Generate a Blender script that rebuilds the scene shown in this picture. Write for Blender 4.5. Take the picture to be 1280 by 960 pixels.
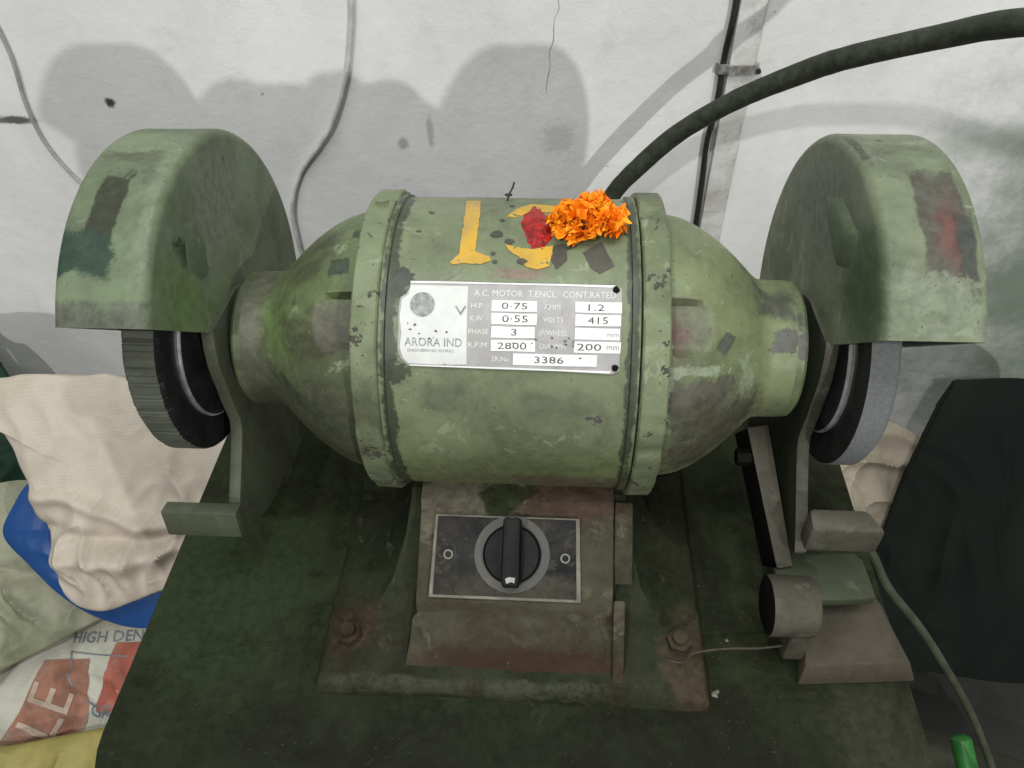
import bpy, bmesh, math, random
from mathutils import Vector, Matrix, noise
from mathutils.bvhtree import BVHTree
random.seed(7)
for o in list(bpy.data.objects): bpy.data.objects.remove(o, do_unlink=True)
scene = bpy.context.scene
C = scene.collection
R_ = math.radians

# ------------------------------------------------------------------ camera
cam_d = bpy.data.cameras.new('camera')
cam = bpy.data.objects.new('camera', cam_d); C.objects.link(cam)
right = Vector((0.99831659, 0.05476838, -0.01908956))
up = Vector((-0.02526558, 0.70691305, 0.70684906))
fwd = Vector((-0.05220764, 0.70517683, -0.70710678))
M = Matrix((right, up, -fwd)).transposed().to_4x4()
M.translation = Vector((0.0242, -0.38184, 0.34365))
cam.matrix_world = M
cam_d.sensor_fit = 'HORIZONTAL'; cam_d.sensor_width = 36.0; cam_d.lens = 27.0
cam_d.clip_start = 0.02; cam_d.clip_end = 50
scene.camera = cam

# ------------------------------------------------------------------ light
world = bpy.data.worlds.new('World'); scene.world = world; world.use_nodes = True
world.node_tree.nodes['Background'].inputs[0].default_value = (0.93, 0.97, 1.0, 1)
world.node_tree.nodes['Background'].inputs[1].default_value = 0.20
def lamp(name, typ, loc, power, col, size, target=None, size_y=None):
    d = bpy.data.lights.new(name, typ); d.energy = power; d.color = col
    o = bpy.data.objects.new(name, d); C.objects.link(o); o.location = loc
    if typ == 'AREA':
        d.size = size
        if size_y: d.shape = 'RECTANGLE'; d.size_y = size_y
        o.rotation_euler = (Vector(target) - Vector(loc)).to_track_quat('-Z', 'Y').to_euler()
    else:
        d.shadow_soft_size = size
    return o
lamp('bulb_across_room', 'POINT', (2.27, -3.89, 1.18), 345, (1.0, 0.985, 0.96), 0.045)
lamp('bulb_overhead', 'POINT', (-0.87, -2.5, 2.35), 165, (1.0, 0.98, 0.95), 0.06)
lamp('ceiling_bounce', 'AREA', (0.0, -0.5, 2.3), 50, (0.96, 1.0, 0.98), 2.2, (0.0, 0.1, 0.0), 1.2)  # broad area light added for bounce from the unseen ceiling
vs = scene.view_settings
vs.view_transform = 'Standard'; vs.look = 'None'; vs.exposure = 0.0; vs.gamma = 1.0; vs.use_curve_mapping = False

# ------------------------------------------------------------------ materials
def lin(c):
    return tuple(((v/255)/12.92 if v/255 <= .04045 else ((v/255+.055)/1.055)**2.4) for v in c)
class NT:
    def __init__(s, name):
        s.m = bpy.data.materials.new(name); s.m.use_nodes = True
        s.t = s.m.node_tree; s.b = s.t.nodes['Principled BSDF']
    def n(s, typ, **kw):
        nd = s.t.nodes.new(typ)
        for k, v in kw.items():
            if k.startswith('i_'): nd.inputs[int(k[2:]) if k[2:].isdigit() else k[2:]].default_value = v
            else: setattr(nd, k, v)
        return nd
    def l(s, a, b): s.t.links.new(a, b)
    def math(s, op, a, b=None, clamp=False):
        nd = s.n('ShaderNodeMath', operation=op, use_clamp=clamp)
        for i, x in enumerate((a, b)):
            if x is None: continue
            if isinstance(x, (int, float)): nd.inputs[i].default_value = x
            else: s.l(x, nd.inputs[i])
        return nd.outputs[0]
    def ramp(s, v, lo, hi, o0=0., o1=1.):
        nd = s.n('ShaderNodeMapRange'); nd.interpolation_type = 'SMOOTHSTEP'
        s.l(v, nd.inputs[0]); nd.inputs[1].default_value = lo; nd.inputs[2].default_value = hi
        nd.inputs[3].default_value = o0; nd.inputs[4].default_value = o1
        return nd.outputs[0]
    def noise(s, vec, scale, detail=6, rough=.6, dist=0., off=None):
        if off is not None:
            a = s.n('ShaderNodeVectorMath', operation='ADD'); s.l(vec, a.inputs[0]); a.inputs[1].default_value = off; vec = a.outputs[0]
        nd = s.n('ShaderNodeTexNoise'); s.l(vec, nd.inputs['Vector'])
        nd.inputs['Scale'].default_value = scale; nd.inputs['Detail'].default_value = detail
        nd.inputs['Roughness'].default_value = rough; nd.inputs['Distortion'].default_value = dist
        return nd.outputs[0], nd.outputs[1]
    def mix(s, fac, a, b):
        nd = s.n('ShaderNodeMix', data_type='RGBA')
        if isinstance(fac, (int, float)): nd.inputs[0].default_value = fac
        else: s.l(fac, nd.inputs[0])
        for i, x in ((6, a), (7, b)):
            if isinstance(x, (tuple, list)): nd.inputs[i].default_value = (*x[:3], 1)
            else: s.l(x, nd.inputs[i])
        return nd.outputs[2]
    def scale_vec(s, vec, sc):
        mp = s.n('ShaderNodeMapping'); s.l(vec, mp.inputs[0]); mp.inputs['Scale'].default_value = sc
        return mp.outputs[0]
    def patch(s, vec, nvec, c, h, rot=(0, 0, 0), rough=.25, nscale=60, soft=.12, round_=False):
        mp = s.n('ShaderNodeMapping', vector_type='TEXTURE'); s.l(vec, mp.inputs[0])
        mp.inputs['Location'].default_value = c; mp.inputs['Rotation'].default_value = rot; mp.inputs['Scale'].default_value = h
        if round_:
            ln = s.n('ShaderNodeVectorMath', operation='LENGTH'); s.l(mp.outputs[0], ln.inputs[0]); d = ln.outputs[1]
        else:
            ab = s.n('ShaderNodeVectorMath', operation='ABSOLUTE'); s.l(mp.outputs[0], ab.inputs[0])
            sp = s.n('ShaderNodeSeparateXYZ'); s.l(ab.outputs[0], sp.inputs[0])
            d = s.math('MAXIMUM', s.math('MAXIMUM', sp.outputs[0], sp.outputs[1]), sp.outputs[2])
        nf, _ = s.noise(nvec, nscale, 5, .75, 0, (c[0]*31, c[1]*57, 3.1))
        d = s.math('ADD', d, s.math('MULTIPLY', s.math('SUBTRACT', nf, .5), rough*4.5))
        s.last = nf
        return s.ramp(d, 1-soft, 1+soft, 1, 0)

def paint(name, col, dark=None, dirt=(.035, .03, .022), dirt_amt=.35, chip=(.07, .062, .055), chip_amt=.2,
          pale=None, pale_amt=.0, rough=.5, scale=1., bump=.25, spec=.35, patches=(), uvp=False, seed=0., fine=.5, grad=None):
    """worn paint on cast metal: tonal drift, grime, chips, stains with shapes of their own"""
    s = NT(name)
    tc = s.n('ShaderNodeTexCoord'); P = tc.outputs['Object']; U = tc.outputs['UV']
    off = (seed, seed*1.7, seed*.6)
    dark = dark or tuple(v*.62 for v in col)
    n1, _ = s.noise(P, 17*scale, 5, .68, .5, off)
    c = s.mix(s.ramp(n1, .34, .62), dark, col)
    n2, _ = s.noise(P, 150*scale, 3, .7, 0, off)
    c = s.mix(s.ramp(n2, .35, .7, 0, .4*fine), c, tuple(v*1.3 for v in col))
    n4, _ = s.noise(P, 52*scale, 5, .78, .4, (seed+2, 5, 3))
    if pale:
        n6, _ = s.noise(P, 34*scale, 5, .75, .8, (seed+9, 2, 1))
        c = s.mix(s.ramp(n6, .60-pale_amt*.5, .66-pale_amt*.5, 0, .7), c, pale)
    masks = []
    for p in patches:
        mk = s.patch(U if uvp else P, P, p['c'], p['h'], p.get('rot', (0, 0, 0)), p.get('rough', .25), p.get('ns', 70), p.get('soft', .1), p.get('round', False))
        mk = s.math('MULTIPLY', mk, p.get('a', 1.))
        pc = s.mix(s.ramp(n2, .3, .65), tuple(v*.65 for v in p['col']), p['col'])
        mk = s.math('MULTIPLY', mk, s.ramp(n4, .66, .6, 1-p.get('break', .45), 1))
        c = s.mix(mk, c, pc); masks.append(mk)
    n3, _ = s.noise(P, 11*scale, 6, .75, .8, (seed+4, 1, 7))
    c = s.mix(s.ramp(n3, .46, .66, 0, dirt_amt), c, dirt)
    chipm = s.ramp(n4, .705-chip_amt*.3, .715-chip_amt*.3)
    n5, _ = s.noise(P, 300*scale, 2, .6, 0, off)
    spk = s.ramp(n5, .69, .72, 0, .8)
    chipm2 = s.math('MAXIMUM', chipm, spk)
    c = s.mix(chipm2, c, chip)
    s.l(c, s.b.inputs['Base Color'])
    r = s.ramp(n1, .3, .7, rough+.1, rough-.06)
    r2 = s.math('ADD', r, s.math('MULTIPLY', chipm2, .2), True)
    s.l(r2, s.b.inputs['Roughness'])
    s.b.inputs['Specular IOR Level'].default_value = spec
    h = s.math('ADD', s.math('MULTIPLY', n2, .35), s.math('MULTIPLY', n1, .9))
    h = s.math('SUBTRACT', h, s.math('MULTIPLY', chipm2, .55))
    for mk in masks: h = s.math('SUBTRACT', h, s.math('MULTIPLY', mk, .18))
    bp = s.n('ShaderNodeBump'); bp.inputs['Strength'].default_value = bump; bp.inputs['Distance'].default_value = .0016
    s.l(h, bp.inputs['Height']); s.l(bp.outputs[0], s.b.inputs['Normal'])
    return s.m

def plain(name, col, rough=.6, metal=0., var=.35, scale=60, bump=.15, spec=.4, dist=.001, stretch=None, sub=None, dirt=None, dirt_amt=0.):
    s = NT(name); tc = s.n('ShaderNodeTexCoord'); P = tc.outputs['Object']
    if stretch: P = s.scale_vec(P, stretch)
    n1, _ = s.noise(P, scale, 6, .65); n2, _ = s.noise(P, scale*.16, 4, .6, .5)
    c = s.mix(s.ramp(n1, .3, .7), tuple(v*(1-var) for v in col), tuple(min(1, v*(1+var*.35)) for v in col))
    c = s.mix(s.ramp(n2, .35, .75, 0, var*.8), c, tuple(v*.55 for v in col))
    if dirt: c = s.mix(s.ramp(s.noise(P, scale*.4, 8, .7, .4)[0], .48, .7, 0, dirt_amt), c, dirt)
    s.l(c, s.b.inputs['Base Color']); s.b.inputs['Metallic'].default_value = metal
    s.l(s.ramp(n1, .3, .7, max(.05, rough-.08), min(1, rough+.1)), s.b.inputs['Roughness'])
    s.b.inputs['Specular IOR Level'].default_value = spec
    if sub: s.b.inputs['Subsurface Weight'].default_value = sub; s.b.inputs['Subsurface Radius'].default_value = (.006, .003, .001)
    bp = s.n('ShaderNodeBump'); bp.inputs['Strength'].default_value = bump; bp.inputs['Distance'].default_value = dist
    s.l(n1, bp.inputs['Height']); s.l(bp.outputs[0], s.b.inputs['Normal'])
    return s.m

GREEN = (.162, .192, .106); PALE = (.235, .272, .17); BROWN = (.10, .085, .068); DKG = (.045, .062, .038)
RED = (.16, .04, .03)
def A(x, ang, R=.0938): return (x, R_(ang)*R, 0)

# ------------------------------------------------------------------ mesh helpers
def tag(o, label=None, cat=None, group=None, kind=None):
    if label: o['label'] = label
    if cat: o['category'] = cat
    if group: o['group'] = group
    if kind: o['kind'] = kind
    return o
ORI = {}
def thing(name, loc, label, cat, group=None):
    o = bpy.data.objects.new(name, None); C.objects.link(o); o.location = loc; o.empty_display_size = .05
    ORI[o.name] = Vector(loc)
    return tag(o, label, cat, group)
def obj(name, bm, mat, parent=None, smooth=True, origin=None, angle=35, label=None, bevel=None):
    """bm is in world coordinates; the mesh is re-based on the origin of its thing"""
    org = ORI[parent.name] if parent else Vector(origin or (0, 0, 0))
    if bevel:
        es = [e for e in bm.edges if len(e.link_faces) == 2 and e.calc_face_angle(0) > R_(30)]
        bmesh.ops.bevel(bm, geom=es, offset=bevel, segments=2, profile=.5, affect='EDGES', clamp_overlap=True)
    bmesh.ops.translate(bm, verts=bm.verts, vec=-org)
    bm.normal_update()
    me = bpy.data.meshes.new(name); bm.to_mesh(me); bm.free()
    if smooth:
        me.polygons.foreach_set('use_smooth', [True]*len(me.polygons))
        try: me.set_sharp_from_angle(angle=R_(angle))
        except Exception: pass
    for m_ in (mat if isinstance(mat, (list, tuple)) else [mat]): me.materials.append(m_)
    o = bpy.data.objects.new(name, me); C.objects.link(o)
    if parent: o.parent = parent
    else: o.location = org
    ORI[o.name] = org
    if label: o['label'] = label
    return o
def bm_new(): return bmesh.new()
def box(bm, c, s, rot=None, jit=0):
    m = Matrix.Translation(c) @ (rot.to_4x4() if rot else Matrix()) @ Matrix.Diagonal((*s, 1))
    r = bmesh.ops.create_cube(bm, size=1, matrix=m)
    return r['verts']
def lathe(bm, prof, seg=128, a0=None, a1=None, cy=0, cz=0, closed=False, wob=0., mir=1, uvR=.0938, fn=None, ufn=None, tilt=0.):
    """profile of (x, r) turned about the shaft axis (x); polar angle 0 = front, 90 = up"""
    uvl = bm.loops.layers.uv.verify()
    full = a0 is None
    A0, A1 = (-180, 180) if full else (a0, a1)
    n = seg
    arc = [0]
    for i in range(1, len(prof)): arc.append(arc[-1] + math.hypot(prof[i][0]-prof[i-1][0], prof[i][1]-prof[i-1][1]))
    rows = []
    for j in range(n if full else n+1):
        a_ = R_(A0 + (A1-A0)*j/n); row = []
        for i, (x, r) in enumerate(prof):
            a = a_ - (math.asin(min(.8, tilt/r)) if (tilt and j == 0) else 0)
            if fn: x, r = fn(x, r, math.degrees(a))
            if wob: r += wob*noise.noise(Vector((x*40, math.cos(a)*3, math.sin(a)*3)))
            row.append(bm.verts.new((x*mir, cy - r*math.cos(a), cz + r*math.sin(a))))
        rows.append(row)
    m = len(prof)
    for j in range(n):
        r0, r1 = rows[j], rows[(j+1) % len(rows)]
        for i in range(m if closed else m-1):
            k = (i+1) % m
            vs_ = (r0[i], r0[k], r1[k], r1[i])
            if len(set(vs_)) < 4: continue
            f = bm.faces.new(vs_ if mir < 0 else vs_[::-1])
            aa = [R_(A0+(A1-A0)*j/n)]*2 + [R_(A0+(A1-A0)*(j+1)/n)]*2
            ii = [i, k, k, i]
            uvmap = {v: ((ufn(*prof[q]) if ufn else prof[q][0])*mir, b*uvR) for v, q, b in zip(vs_, ii, aa)}
            for lp in f.loops: lp[uvl].uv = uvmap[lp.vert]
    if not full and closed:
        bm.faces.new(rows[0][::1]); bm.faces.new(rows[-1][::-1])
    bmesh.ops.recalc_face_normals(bm, faces=bm.faces)
    return rows
def tube(bm, pts, rad, seg=12, cap=True):
    pts = [Vector(p) for p in pts]
    rows = []; nrm = None
    for i, p in enumerate(pts):
        t = (pts[min(i+1, len(pts)-1)] - pts[max(i-1, 0)]).normalized()
        if nrm is None:
            nrm = t.orthogonal().normalized()
        nrm = (nrm - t*nrm.dot(t)).normalized(); b = t.cross(nrm)
        r = rad(i/(len(pts)-1)) if callable(rad) else rad
        rows.append([bm.verts.new(p + (nrm*math.cos(2*math.pi*k/seg) + b*math.sin(2*math.pi*k/seg))*r) for k in range(seg)])
    for a, b in zip(rows, rows[1:]):
        for k in range(seg): bm.faces.new((a[k], a[(k+1) % seg], b[(k+1) % seg], b[k]))
    if cap: bm.faces.new(rows[0][::-1]); bm.faces.new(rows[-1])
def spline(pts, n=8):
    pts = [Vector(p) for p in pts]; out = []
    for i in range(len(pts)-1):
        p0, p1, p2, p3 = pts[max(i-1, 0)], pts[i], pts[i+1], pts[min(i+2, len(pts)-1)]
        for k in range(n):
            t = k/n
            out.append(.5*((2*p1)+(p2-p0)*t+(2*p0-5*p1+4*p2-p3)*t*t+(3*p1-p0-3*p2+p3)*t**3))
    out.append(pts[-1]); return out
def prism(bm, pts, ext, axes=((1, 0, 0), (0, 1, 0), (0, 0, 1)), org=(0, 0, 0)):
    """closed outline (a, b) in two axes, pushed along the third by ext=(e0, e1)"""
    ax = [Vector(a) for a in axes]; o = Vector(org)
    lo = [bm.verts.new(o + ax[0]*a + ax[1]*b + ax[2]*ext[0]) for a, b in pts]
    hi = [bm.verts.new(o + ax[0]*a + ax[1]*b + ax[2]*ext[1]) for a, b in pts]
    n = len(pts)
    bm.faces.new(lo[::-1]); bm.faces.new(hi)
    for i in range(n): bm.faces.new((lo[i], lo[(i+1) % n], hi[(i+1) % n], hi[i]))
    bmesh.ops.recalc_face_normals(bm, faces=bm.faces)
def wrap(bm, a0, R, maxlen=.004):
    """bend a flat sheet (x, y, height) round the motor: y runs along the arc from polar angle a0"""
    bmesh.ops.triangulate(bm, faces=bm.faces)
    for _ in range(5):
        es = [e for e in bm.edges if abs(e.verts[0].co.y - e.verts[1].co.y) > maxlen]
        if not es: break
        bmesh.ops.subdivide_edges(bm, edges=es, cuts=1); bmesh.ops.triangulate(bm, faces=bm.faces)
    for v in bm.verts:
        x, y, z = v.co; a = R_(a0) + y/R; v.co = (x, -(R+z)*math.cos(a), (R+z)*math.sin(a))
    bmesh.ops.recalc_face_normals(bm, faces=bm.faces)
def text_bm(s, size, cx, cy, h, align='CENTER', sx=1.):
    cu = bpy.data.curves.new('t', 'FONT'); cu.body = s; cu.size = size; cu.align_x = align; cu.align_y = 'CENTER'; cu.resolution_u = 2
    o = bpy.data.objects.new('t', cu); C.objects.link(o)
    dg = bpy.context.evaluated_depsgraph_get(); me = bpy.data.meshes.new_from_object(o.evaluated_get(dg))
    bpy.data.objects.remove(o); bpy.data.curves.remove(cu)
    b = bmesh.new(); b.from_mesh(me); bpy.data.meshes.remove(me)
    for v in b.verts: v.co = (cx + v.co.x*sx, cy + v.co.y, h)
    return b

# ------------------------------------------------------------------ setting
WY = .48
def wall_mat():
    s = NT('whitewashed_wall'); P = s.n('ShaderNodeTexCoord').outputs['Object']
    n1, _ = s.noise(P, 3.2, 6, .62, .5); n2, _ = s.noise(P, 22, 7, .7, .3); n3, _ = s.noise(P, 130, 4, .6)
    c = s.mix(s.ramp(n1, .3, .7), (.63, .625, .61), (.76, .757, .745))
    c = s.mix(s.ramp(n2, .5, .75, 0, .35), c, (.52, .51, .48))
    n8, _ = s.noise(s.scale_vec(P, (1, 1, .35)), 9, 7, .7, .4, (3, 0, 1))
    c = s.mix(s.ramp(n8, .55, .75, 0, .3), c, (.50, .50, .47))
    n4, _ = s.noise(P, 75, 3, .5, 0, (1, 0, 2))
    c = s.mix(s.ramp(n4, .735, .77, 0, .65), c, (.16, .14, .12))
    for cc, h, col, a in (((-.645, 0, -.083), (.026, 1, .005), (.05, .05, .045), .9), ((-.514, 0, -.06), (.006, 1, .006), (.06, .055, .05), 1),
                          ((.72, 0, -.30), (.19, 1, .26), (.085, .125, .075), .85), ((.58, 0, -.10), (.10, 1, .02), (.16, .2, .14), .6),  # wide green patch: green stain and shadow painted into the wall colour
                          ((-.165, 0, -.11), (.007, 1, .008), (.3, .3, .28), .7), ((-.13, 0, -.095), (.004, 1, .02), (.4, .4, .38), .7),
                          ((.025, 0, -.1), (.02, 1, .02), (.45, .45, .42), .5)):
        mk = s.patch(P, P, cc, h, rough=.5, nscale=9 if h[0] > .05 else 90, soft=.85 if h[0] > .05 else .4, round_=True)
        c = s.mix(s.math('MULTIPLY', mk, a), c, col)
    n9, _ = s.noise(P, 60, 6, .7, 0, (5, 5, 5))
    s.l(c, s.b.inputs['Base Color']); s.b.inputs['Roughness'].default_value = .75; s.b.inputs['Specular IOR Level'].default_value = .2
    h = s.math('ADD', s.math('MULTIPLY', n2, 1.), s.math('ADD', s.math('MULTIPLY', n3, .15), s.math('MULTIPLY', n1, 2.)))
    bp = s.n('ShaderNodeBump'); bp.inputs['Strength'].default_value = .3; bp.inputs['Distance'].default_value = .004
    s.l(h, bp.inputs['Height']); s.l(bp.outputs[0], s.b.inputs['Normal'])
    return s.m
bm = bm_new(); box(bm, (0, WY+.06, .35), (5, .12, 2.7))
wall = tag(obj('wall', bm, wall_mat(), None, False, (0, WY, 0)), kind='structure')
bm = bm_new(); box(bm, (0, -1.2, -.975), (5, 3.5, .05))
tag(obj('floor', bm, plain('oily_concrete', (.035, .035, .03), .7, 0, .5, 9, .3, dist=.004), None, False, (0, 0, -.95)), kind='structure')
# crack in the plaster: a thin jagged grey line
ck = [(.022, .09), (.0205, .056), (.0214, .047), (.0165, .034), (.0160, .014), (.0120, .002), (.0128, -.016), (.0098, -.03), (.0088, -.046)]
bm = bm_new(); tube(bm, spline([(x, WY+.0001, z) for x, z in ck], 4), lambda t: .00035+.0003*t*(1-t)*4*abs(math.sin(t*9)), 6)
obj('crack', bm, plain('crack_grey', (.36, .35, .33), .9), wall, True)

# ------------------------------------------------------------------ work table
m_table = paint('table_green_oily', (.0215, .0295, .0125), dark=(.0085, .0115, .0052), dirt=(.011, .0095, .006), dirt_amt=.8, chip=(.04, .038, .026), chip_amt=.12,
                pale=(.032, .038, .02), pale_amt=.02, rough=.7, bump=.7, seed=3, spec=.1, fine=.9,
                patches=[dict(c=(0, -.25, .8), h=(.3, .075, .1), col=(.0105, .0125, .0075), rough=.5, soft=.5, ns=14, a=.65), dict(c=(-.21, -.06, .87), h=(.05, .12, .2), col=(.024, .036, .014), rough=.5, soft=.5, ns=20, round=True),
                         dict(c=(.08, -.25, .87), h=(.05, .03, .2), col=(.012, .014, .016), rough=.5, soft=.3, ns=25, round=True),
                         dict(c=(.24, -.2, .87), h=(.04, .05, .2), col=(.035, .036, .022), rough=.6, soft=.3, ns=25, round=True)])
TZ = -.15
tb = thing('work_table', (0, 0, -.95), 'dark green oily steel stand that carries the bench grinder', 'table')
ol = []
def corner(cx, cy, r, a0, a1):
    for k in range(9):
        a = R_(a0 + (a1-a0)*k/8); ol.append((cx + r*math.cos(a), cy + r*math.sin(a)))
corner(-.255+.05, -.26+.05, .05, 180, 270); corner(.261-.03, -.26+.03, .03, 270, 360); corner(.261-.02, .19, .02, 0, 90); corner(-.255+.02, .19, .02, 90, 180)
bm = bm_new(); prism(bm, ol, (TZ-.022, TZ)); obj('table_top', bm, m_table, tb, bevel=.003)
bm = bm_new(); prism(bm, [(-.24, -.22), (.245, -.22), (.245, .19), (-.24, .19)], (-.95, TZ-.022)); obj('cabinet', bm, m_table, tb, bevel=.004)

# ------------------------------------------------------------------ bench grinder
G = thing('bench_grinder', (0, 0, TZ), 'green double-ended bench grinder with two guarded wheels and a rotary switch', 'grinder')
m_motor = paint('motor_green', GREEN, pale=PALE, pale_amt=.02, dirt_amt=.22, chip_amt=.12, rough=.42, seed=1, uvp=True, spec=.4,
    patches=[dict(c=A(0, -22), h=(.09, .032, 1), col=(.12, .145, .055), a=.7, rough=.4, soft=.6, ns=15),
             dict(c=A(-.035, 22), h=(.013, .010, 1), col=(.085, .10, .065), a=.6, rough=.8, soft=.5, ns=40, round=True),
             dict(c=A(.03, 20), h=(.02, .008, 1), col=(.09, .11, .07), a=.5, rough=.8, soft=.5, ns=40, round=True),
             dict(c=A(-.0675, 40), h=(.0035, .17, 1), col=(.04, .048, .03), a=.9, rough=1.1, soft=.3, ns=55), dict(c=A(.0675, 40), h=(.003, .17, 1), col=(.04, .048, .03), a=.9, rough=.9, soft=.3, ns=55), dict(c=A(-.064, 61), h=(.008, .009, 1), col=(.035, .045, .028), rough=.9, soft=.2, round=True),
             dict(c=A(-.063, 31), h=(.008, .007, 1), col=(.04, .05, .03), a=.9, rough=.9, soft=.2, round=True),
             dict(c=A(.005, 66), h=(.014, .003, 1), col=(.22, .15, .11), a=.8, rough=.5, soft=.3),
             dict(c=A(.04, -25), h=(.04, .012, 1), col=(.09, .06, .04), a=.7, rough=.5, soft=.4, ns=30)])
bm = bm_new()
prof = [(-.0735, .080), (-.0735, .0952), (-.0715, .0957), (-.0690, .0955), (-.0684, .0940), (-.05, .0938), (-.02, .0938), (.02, .0938), (.05, .0938), (.0664, .0940), (.067, .0955), (.0695, .0957), (.0715, .0952), (.0715, .080)]
lathe(bm, prof, 160, wob=.0004); obj('motor_housing', bm, m_motor, G)
m_fl = paint('flange_green', GREEN, pale=PALE, pale_amt=.05, dirt_amt=.4, chip=(.05, .048, .038), chip_amt=.34, rough=.5, seed=2, bump=.5)
def chipfn(seed, amp):
    def f(x, r, a):
        v = noise.noise(Vector((x*90+seed, math.cos(R_(a))*7, math.sin(R_(a))*7+seed)))
        return x, r - (amp*max(0, v-.18)*4 if r > .09 else 0)
    return f
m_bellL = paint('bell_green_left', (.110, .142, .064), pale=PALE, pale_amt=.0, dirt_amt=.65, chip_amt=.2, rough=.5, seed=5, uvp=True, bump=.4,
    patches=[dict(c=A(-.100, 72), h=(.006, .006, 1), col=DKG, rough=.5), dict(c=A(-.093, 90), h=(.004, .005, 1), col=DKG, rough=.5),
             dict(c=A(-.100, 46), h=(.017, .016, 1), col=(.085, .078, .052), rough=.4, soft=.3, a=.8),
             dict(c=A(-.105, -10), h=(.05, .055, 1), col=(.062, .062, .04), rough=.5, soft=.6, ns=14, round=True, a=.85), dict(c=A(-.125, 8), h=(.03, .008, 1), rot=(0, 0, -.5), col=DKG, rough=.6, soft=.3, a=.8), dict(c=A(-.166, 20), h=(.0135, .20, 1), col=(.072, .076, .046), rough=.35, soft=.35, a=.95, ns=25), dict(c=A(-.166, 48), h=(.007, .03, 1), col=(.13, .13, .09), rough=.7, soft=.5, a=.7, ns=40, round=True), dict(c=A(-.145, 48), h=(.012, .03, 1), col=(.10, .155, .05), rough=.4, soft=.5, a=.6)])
m_bellR = paint('bell_green_right', (.166, .196, .100), pale=(.235, .28, .185), pale_amt=.05, dirt_amt=.18, chip_amt=.15, rough=.45, seed=6, uvp=True, bump=.4,
    patches=[dict(c=A(.099, 50), h=(.015, .017, 1), col=(.125, .12, .082), rough=.3, soft=.2, a=.7, round=True),
             dict(c=A(.092, 46), h=(.008, .012, 1), col=(.13, .06, .045), rough=.5, soft=.8, a=.8, round=True),
             dict(c=A(.122, 44), h=(.004, .008, 1), rot=(0, 0, -.4), col=(.09, .10, .075), rough=.4),
             dict(c=A(.102, 20), h=(.024, .013, 1), col=(.105, .10, .078), rough=.7, soft=.15, ns=45),
             dict(c=A(.115, -4), h=(.035, .04, 1), col=(.075, .074, .048), rough=.6, soft=.4, ns=30, round=True),
             dict(c=A(.163, 47), h=(.008, .016, 1), col=(.115, .115, .10), rough=.7, soft=.15), dict(c=A(.158, 78), h=(.012, .022, 1), col=(.075, .08, .058), rough=.5, soft=.4), dict(c=A(.10, 32), h=(.022, .004, 1), col=(.26, .30, .20), rough=.9, soft=.2, ns=60),
             dict(c=A(.084, 28), h=(.006, .03, 1), col=(.24, .29, .2), rough=.8, soft=.2, ns=60)])
m_colR = paint('collar_green_right', (.15, .185, .09), pale=(.24, .29, .19), pale_amt=.06, dirt_amt=.3, chip_amt=.2, rough=.4, seed=8, uvp=True, bump=.5,
    patches=[dict(c=A(.166, 45), h=(.009, .014, 1), col=(.125, .125, .115), rough=.6, soft=.15), dict(c=A(.160, 70), h=(.012, .02, 1), col=(.085, .09, .07), rough=.5, soft=.3)])
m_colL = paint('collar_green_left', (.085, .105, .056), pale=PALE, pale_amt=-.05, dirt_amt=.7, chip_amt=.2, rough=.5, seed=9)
bellp = [(.0875, .050), (.0875, .0852), (.092, .0850)]
bkey = [(.092, .0850), (.100, .0838), (.108, .0809), (.118, .0753), (.128, .0682), (.137, .0606), (.1440, .0538), (.1495, .0484), (.1540, .0456), (.159, .0447), (.165, .0446), (.171, .0446)]
for i in range(1, 65):
    x = .092 + (.171-.092)*i/64
    for (xa, ra), (xb, rb) in zip(bkey, bkey[1:]):
        if xa <= x <= xb + 1e-9:
            k = bkey.index((xa, ra)); rp_ = bkey[max(k-1, 0)][1]; rn_ = bkey[min(k+2, len(bkey)-1)][1]; t = (x-xa)/(xb-xa)
            r = .5*((2*ra)+(rb-rp_)*t+(2*rp_-5*ra+4*rb-rn_)*t*t+(3*ra-rp_-3*rb+rn_)*t**3); break
    bellp.append((x, r))
def pad(side):
    def f(x, r, a):
        # flat cast pocket with a rounded end on the shoulder of the bell
        dx = (x-.0875)/.030; da = (a-49.5)/11.
        d = math.hypot(max(0, dx-.55)/.45, da) if dx > .55 else abs(da)
        k = max(0, min(1, (1-d)/.13))
        if k > 0:
            k = k*k*(3-2*k); fl = .0770/math.cos(R_(a-49.5)); r = r + (min(r, fl)-r)*k
        return x, r
    return f
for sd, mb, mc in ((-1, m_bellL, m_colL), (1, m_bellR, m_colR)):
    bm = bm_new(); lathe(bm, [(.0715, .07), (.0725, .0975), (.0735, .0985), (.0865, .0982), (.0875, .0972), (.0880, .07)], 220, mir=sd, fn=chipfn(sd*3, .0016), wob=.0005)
    fl = obj('end_flange', bm, m_fl, G)
    for ang in ((98,) if sd < 0 else ()):
        b2 = bm_new(); a = R_(ang); c_ = Vector((sd*.080, -.0985*math.cos(a), .0985*math.sin(a)))
        tube(b2, [c_ - Vector((0, -math.cos(a), math.sin(a)))*.003, c_ + Vector((0, -math.cos(a), math.sin(a)))*.0022], .0042, 6)
        obj('flange_bolt', b2, m_fl, fl, bevel=.0006)
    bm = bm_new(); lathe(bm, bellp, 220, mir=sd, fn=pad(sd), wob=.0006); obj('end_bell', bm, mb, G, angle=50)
    bm = bm_new(); lathe(bm, [(.166, .02), (.166, .0440), (.1695, .0446), (.1755, .0443), (.1775, .0425), (.1775, .02)], 96, mir=sd, wob=.0008); obj('bearing_collar', bm, mc, G)

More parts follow.
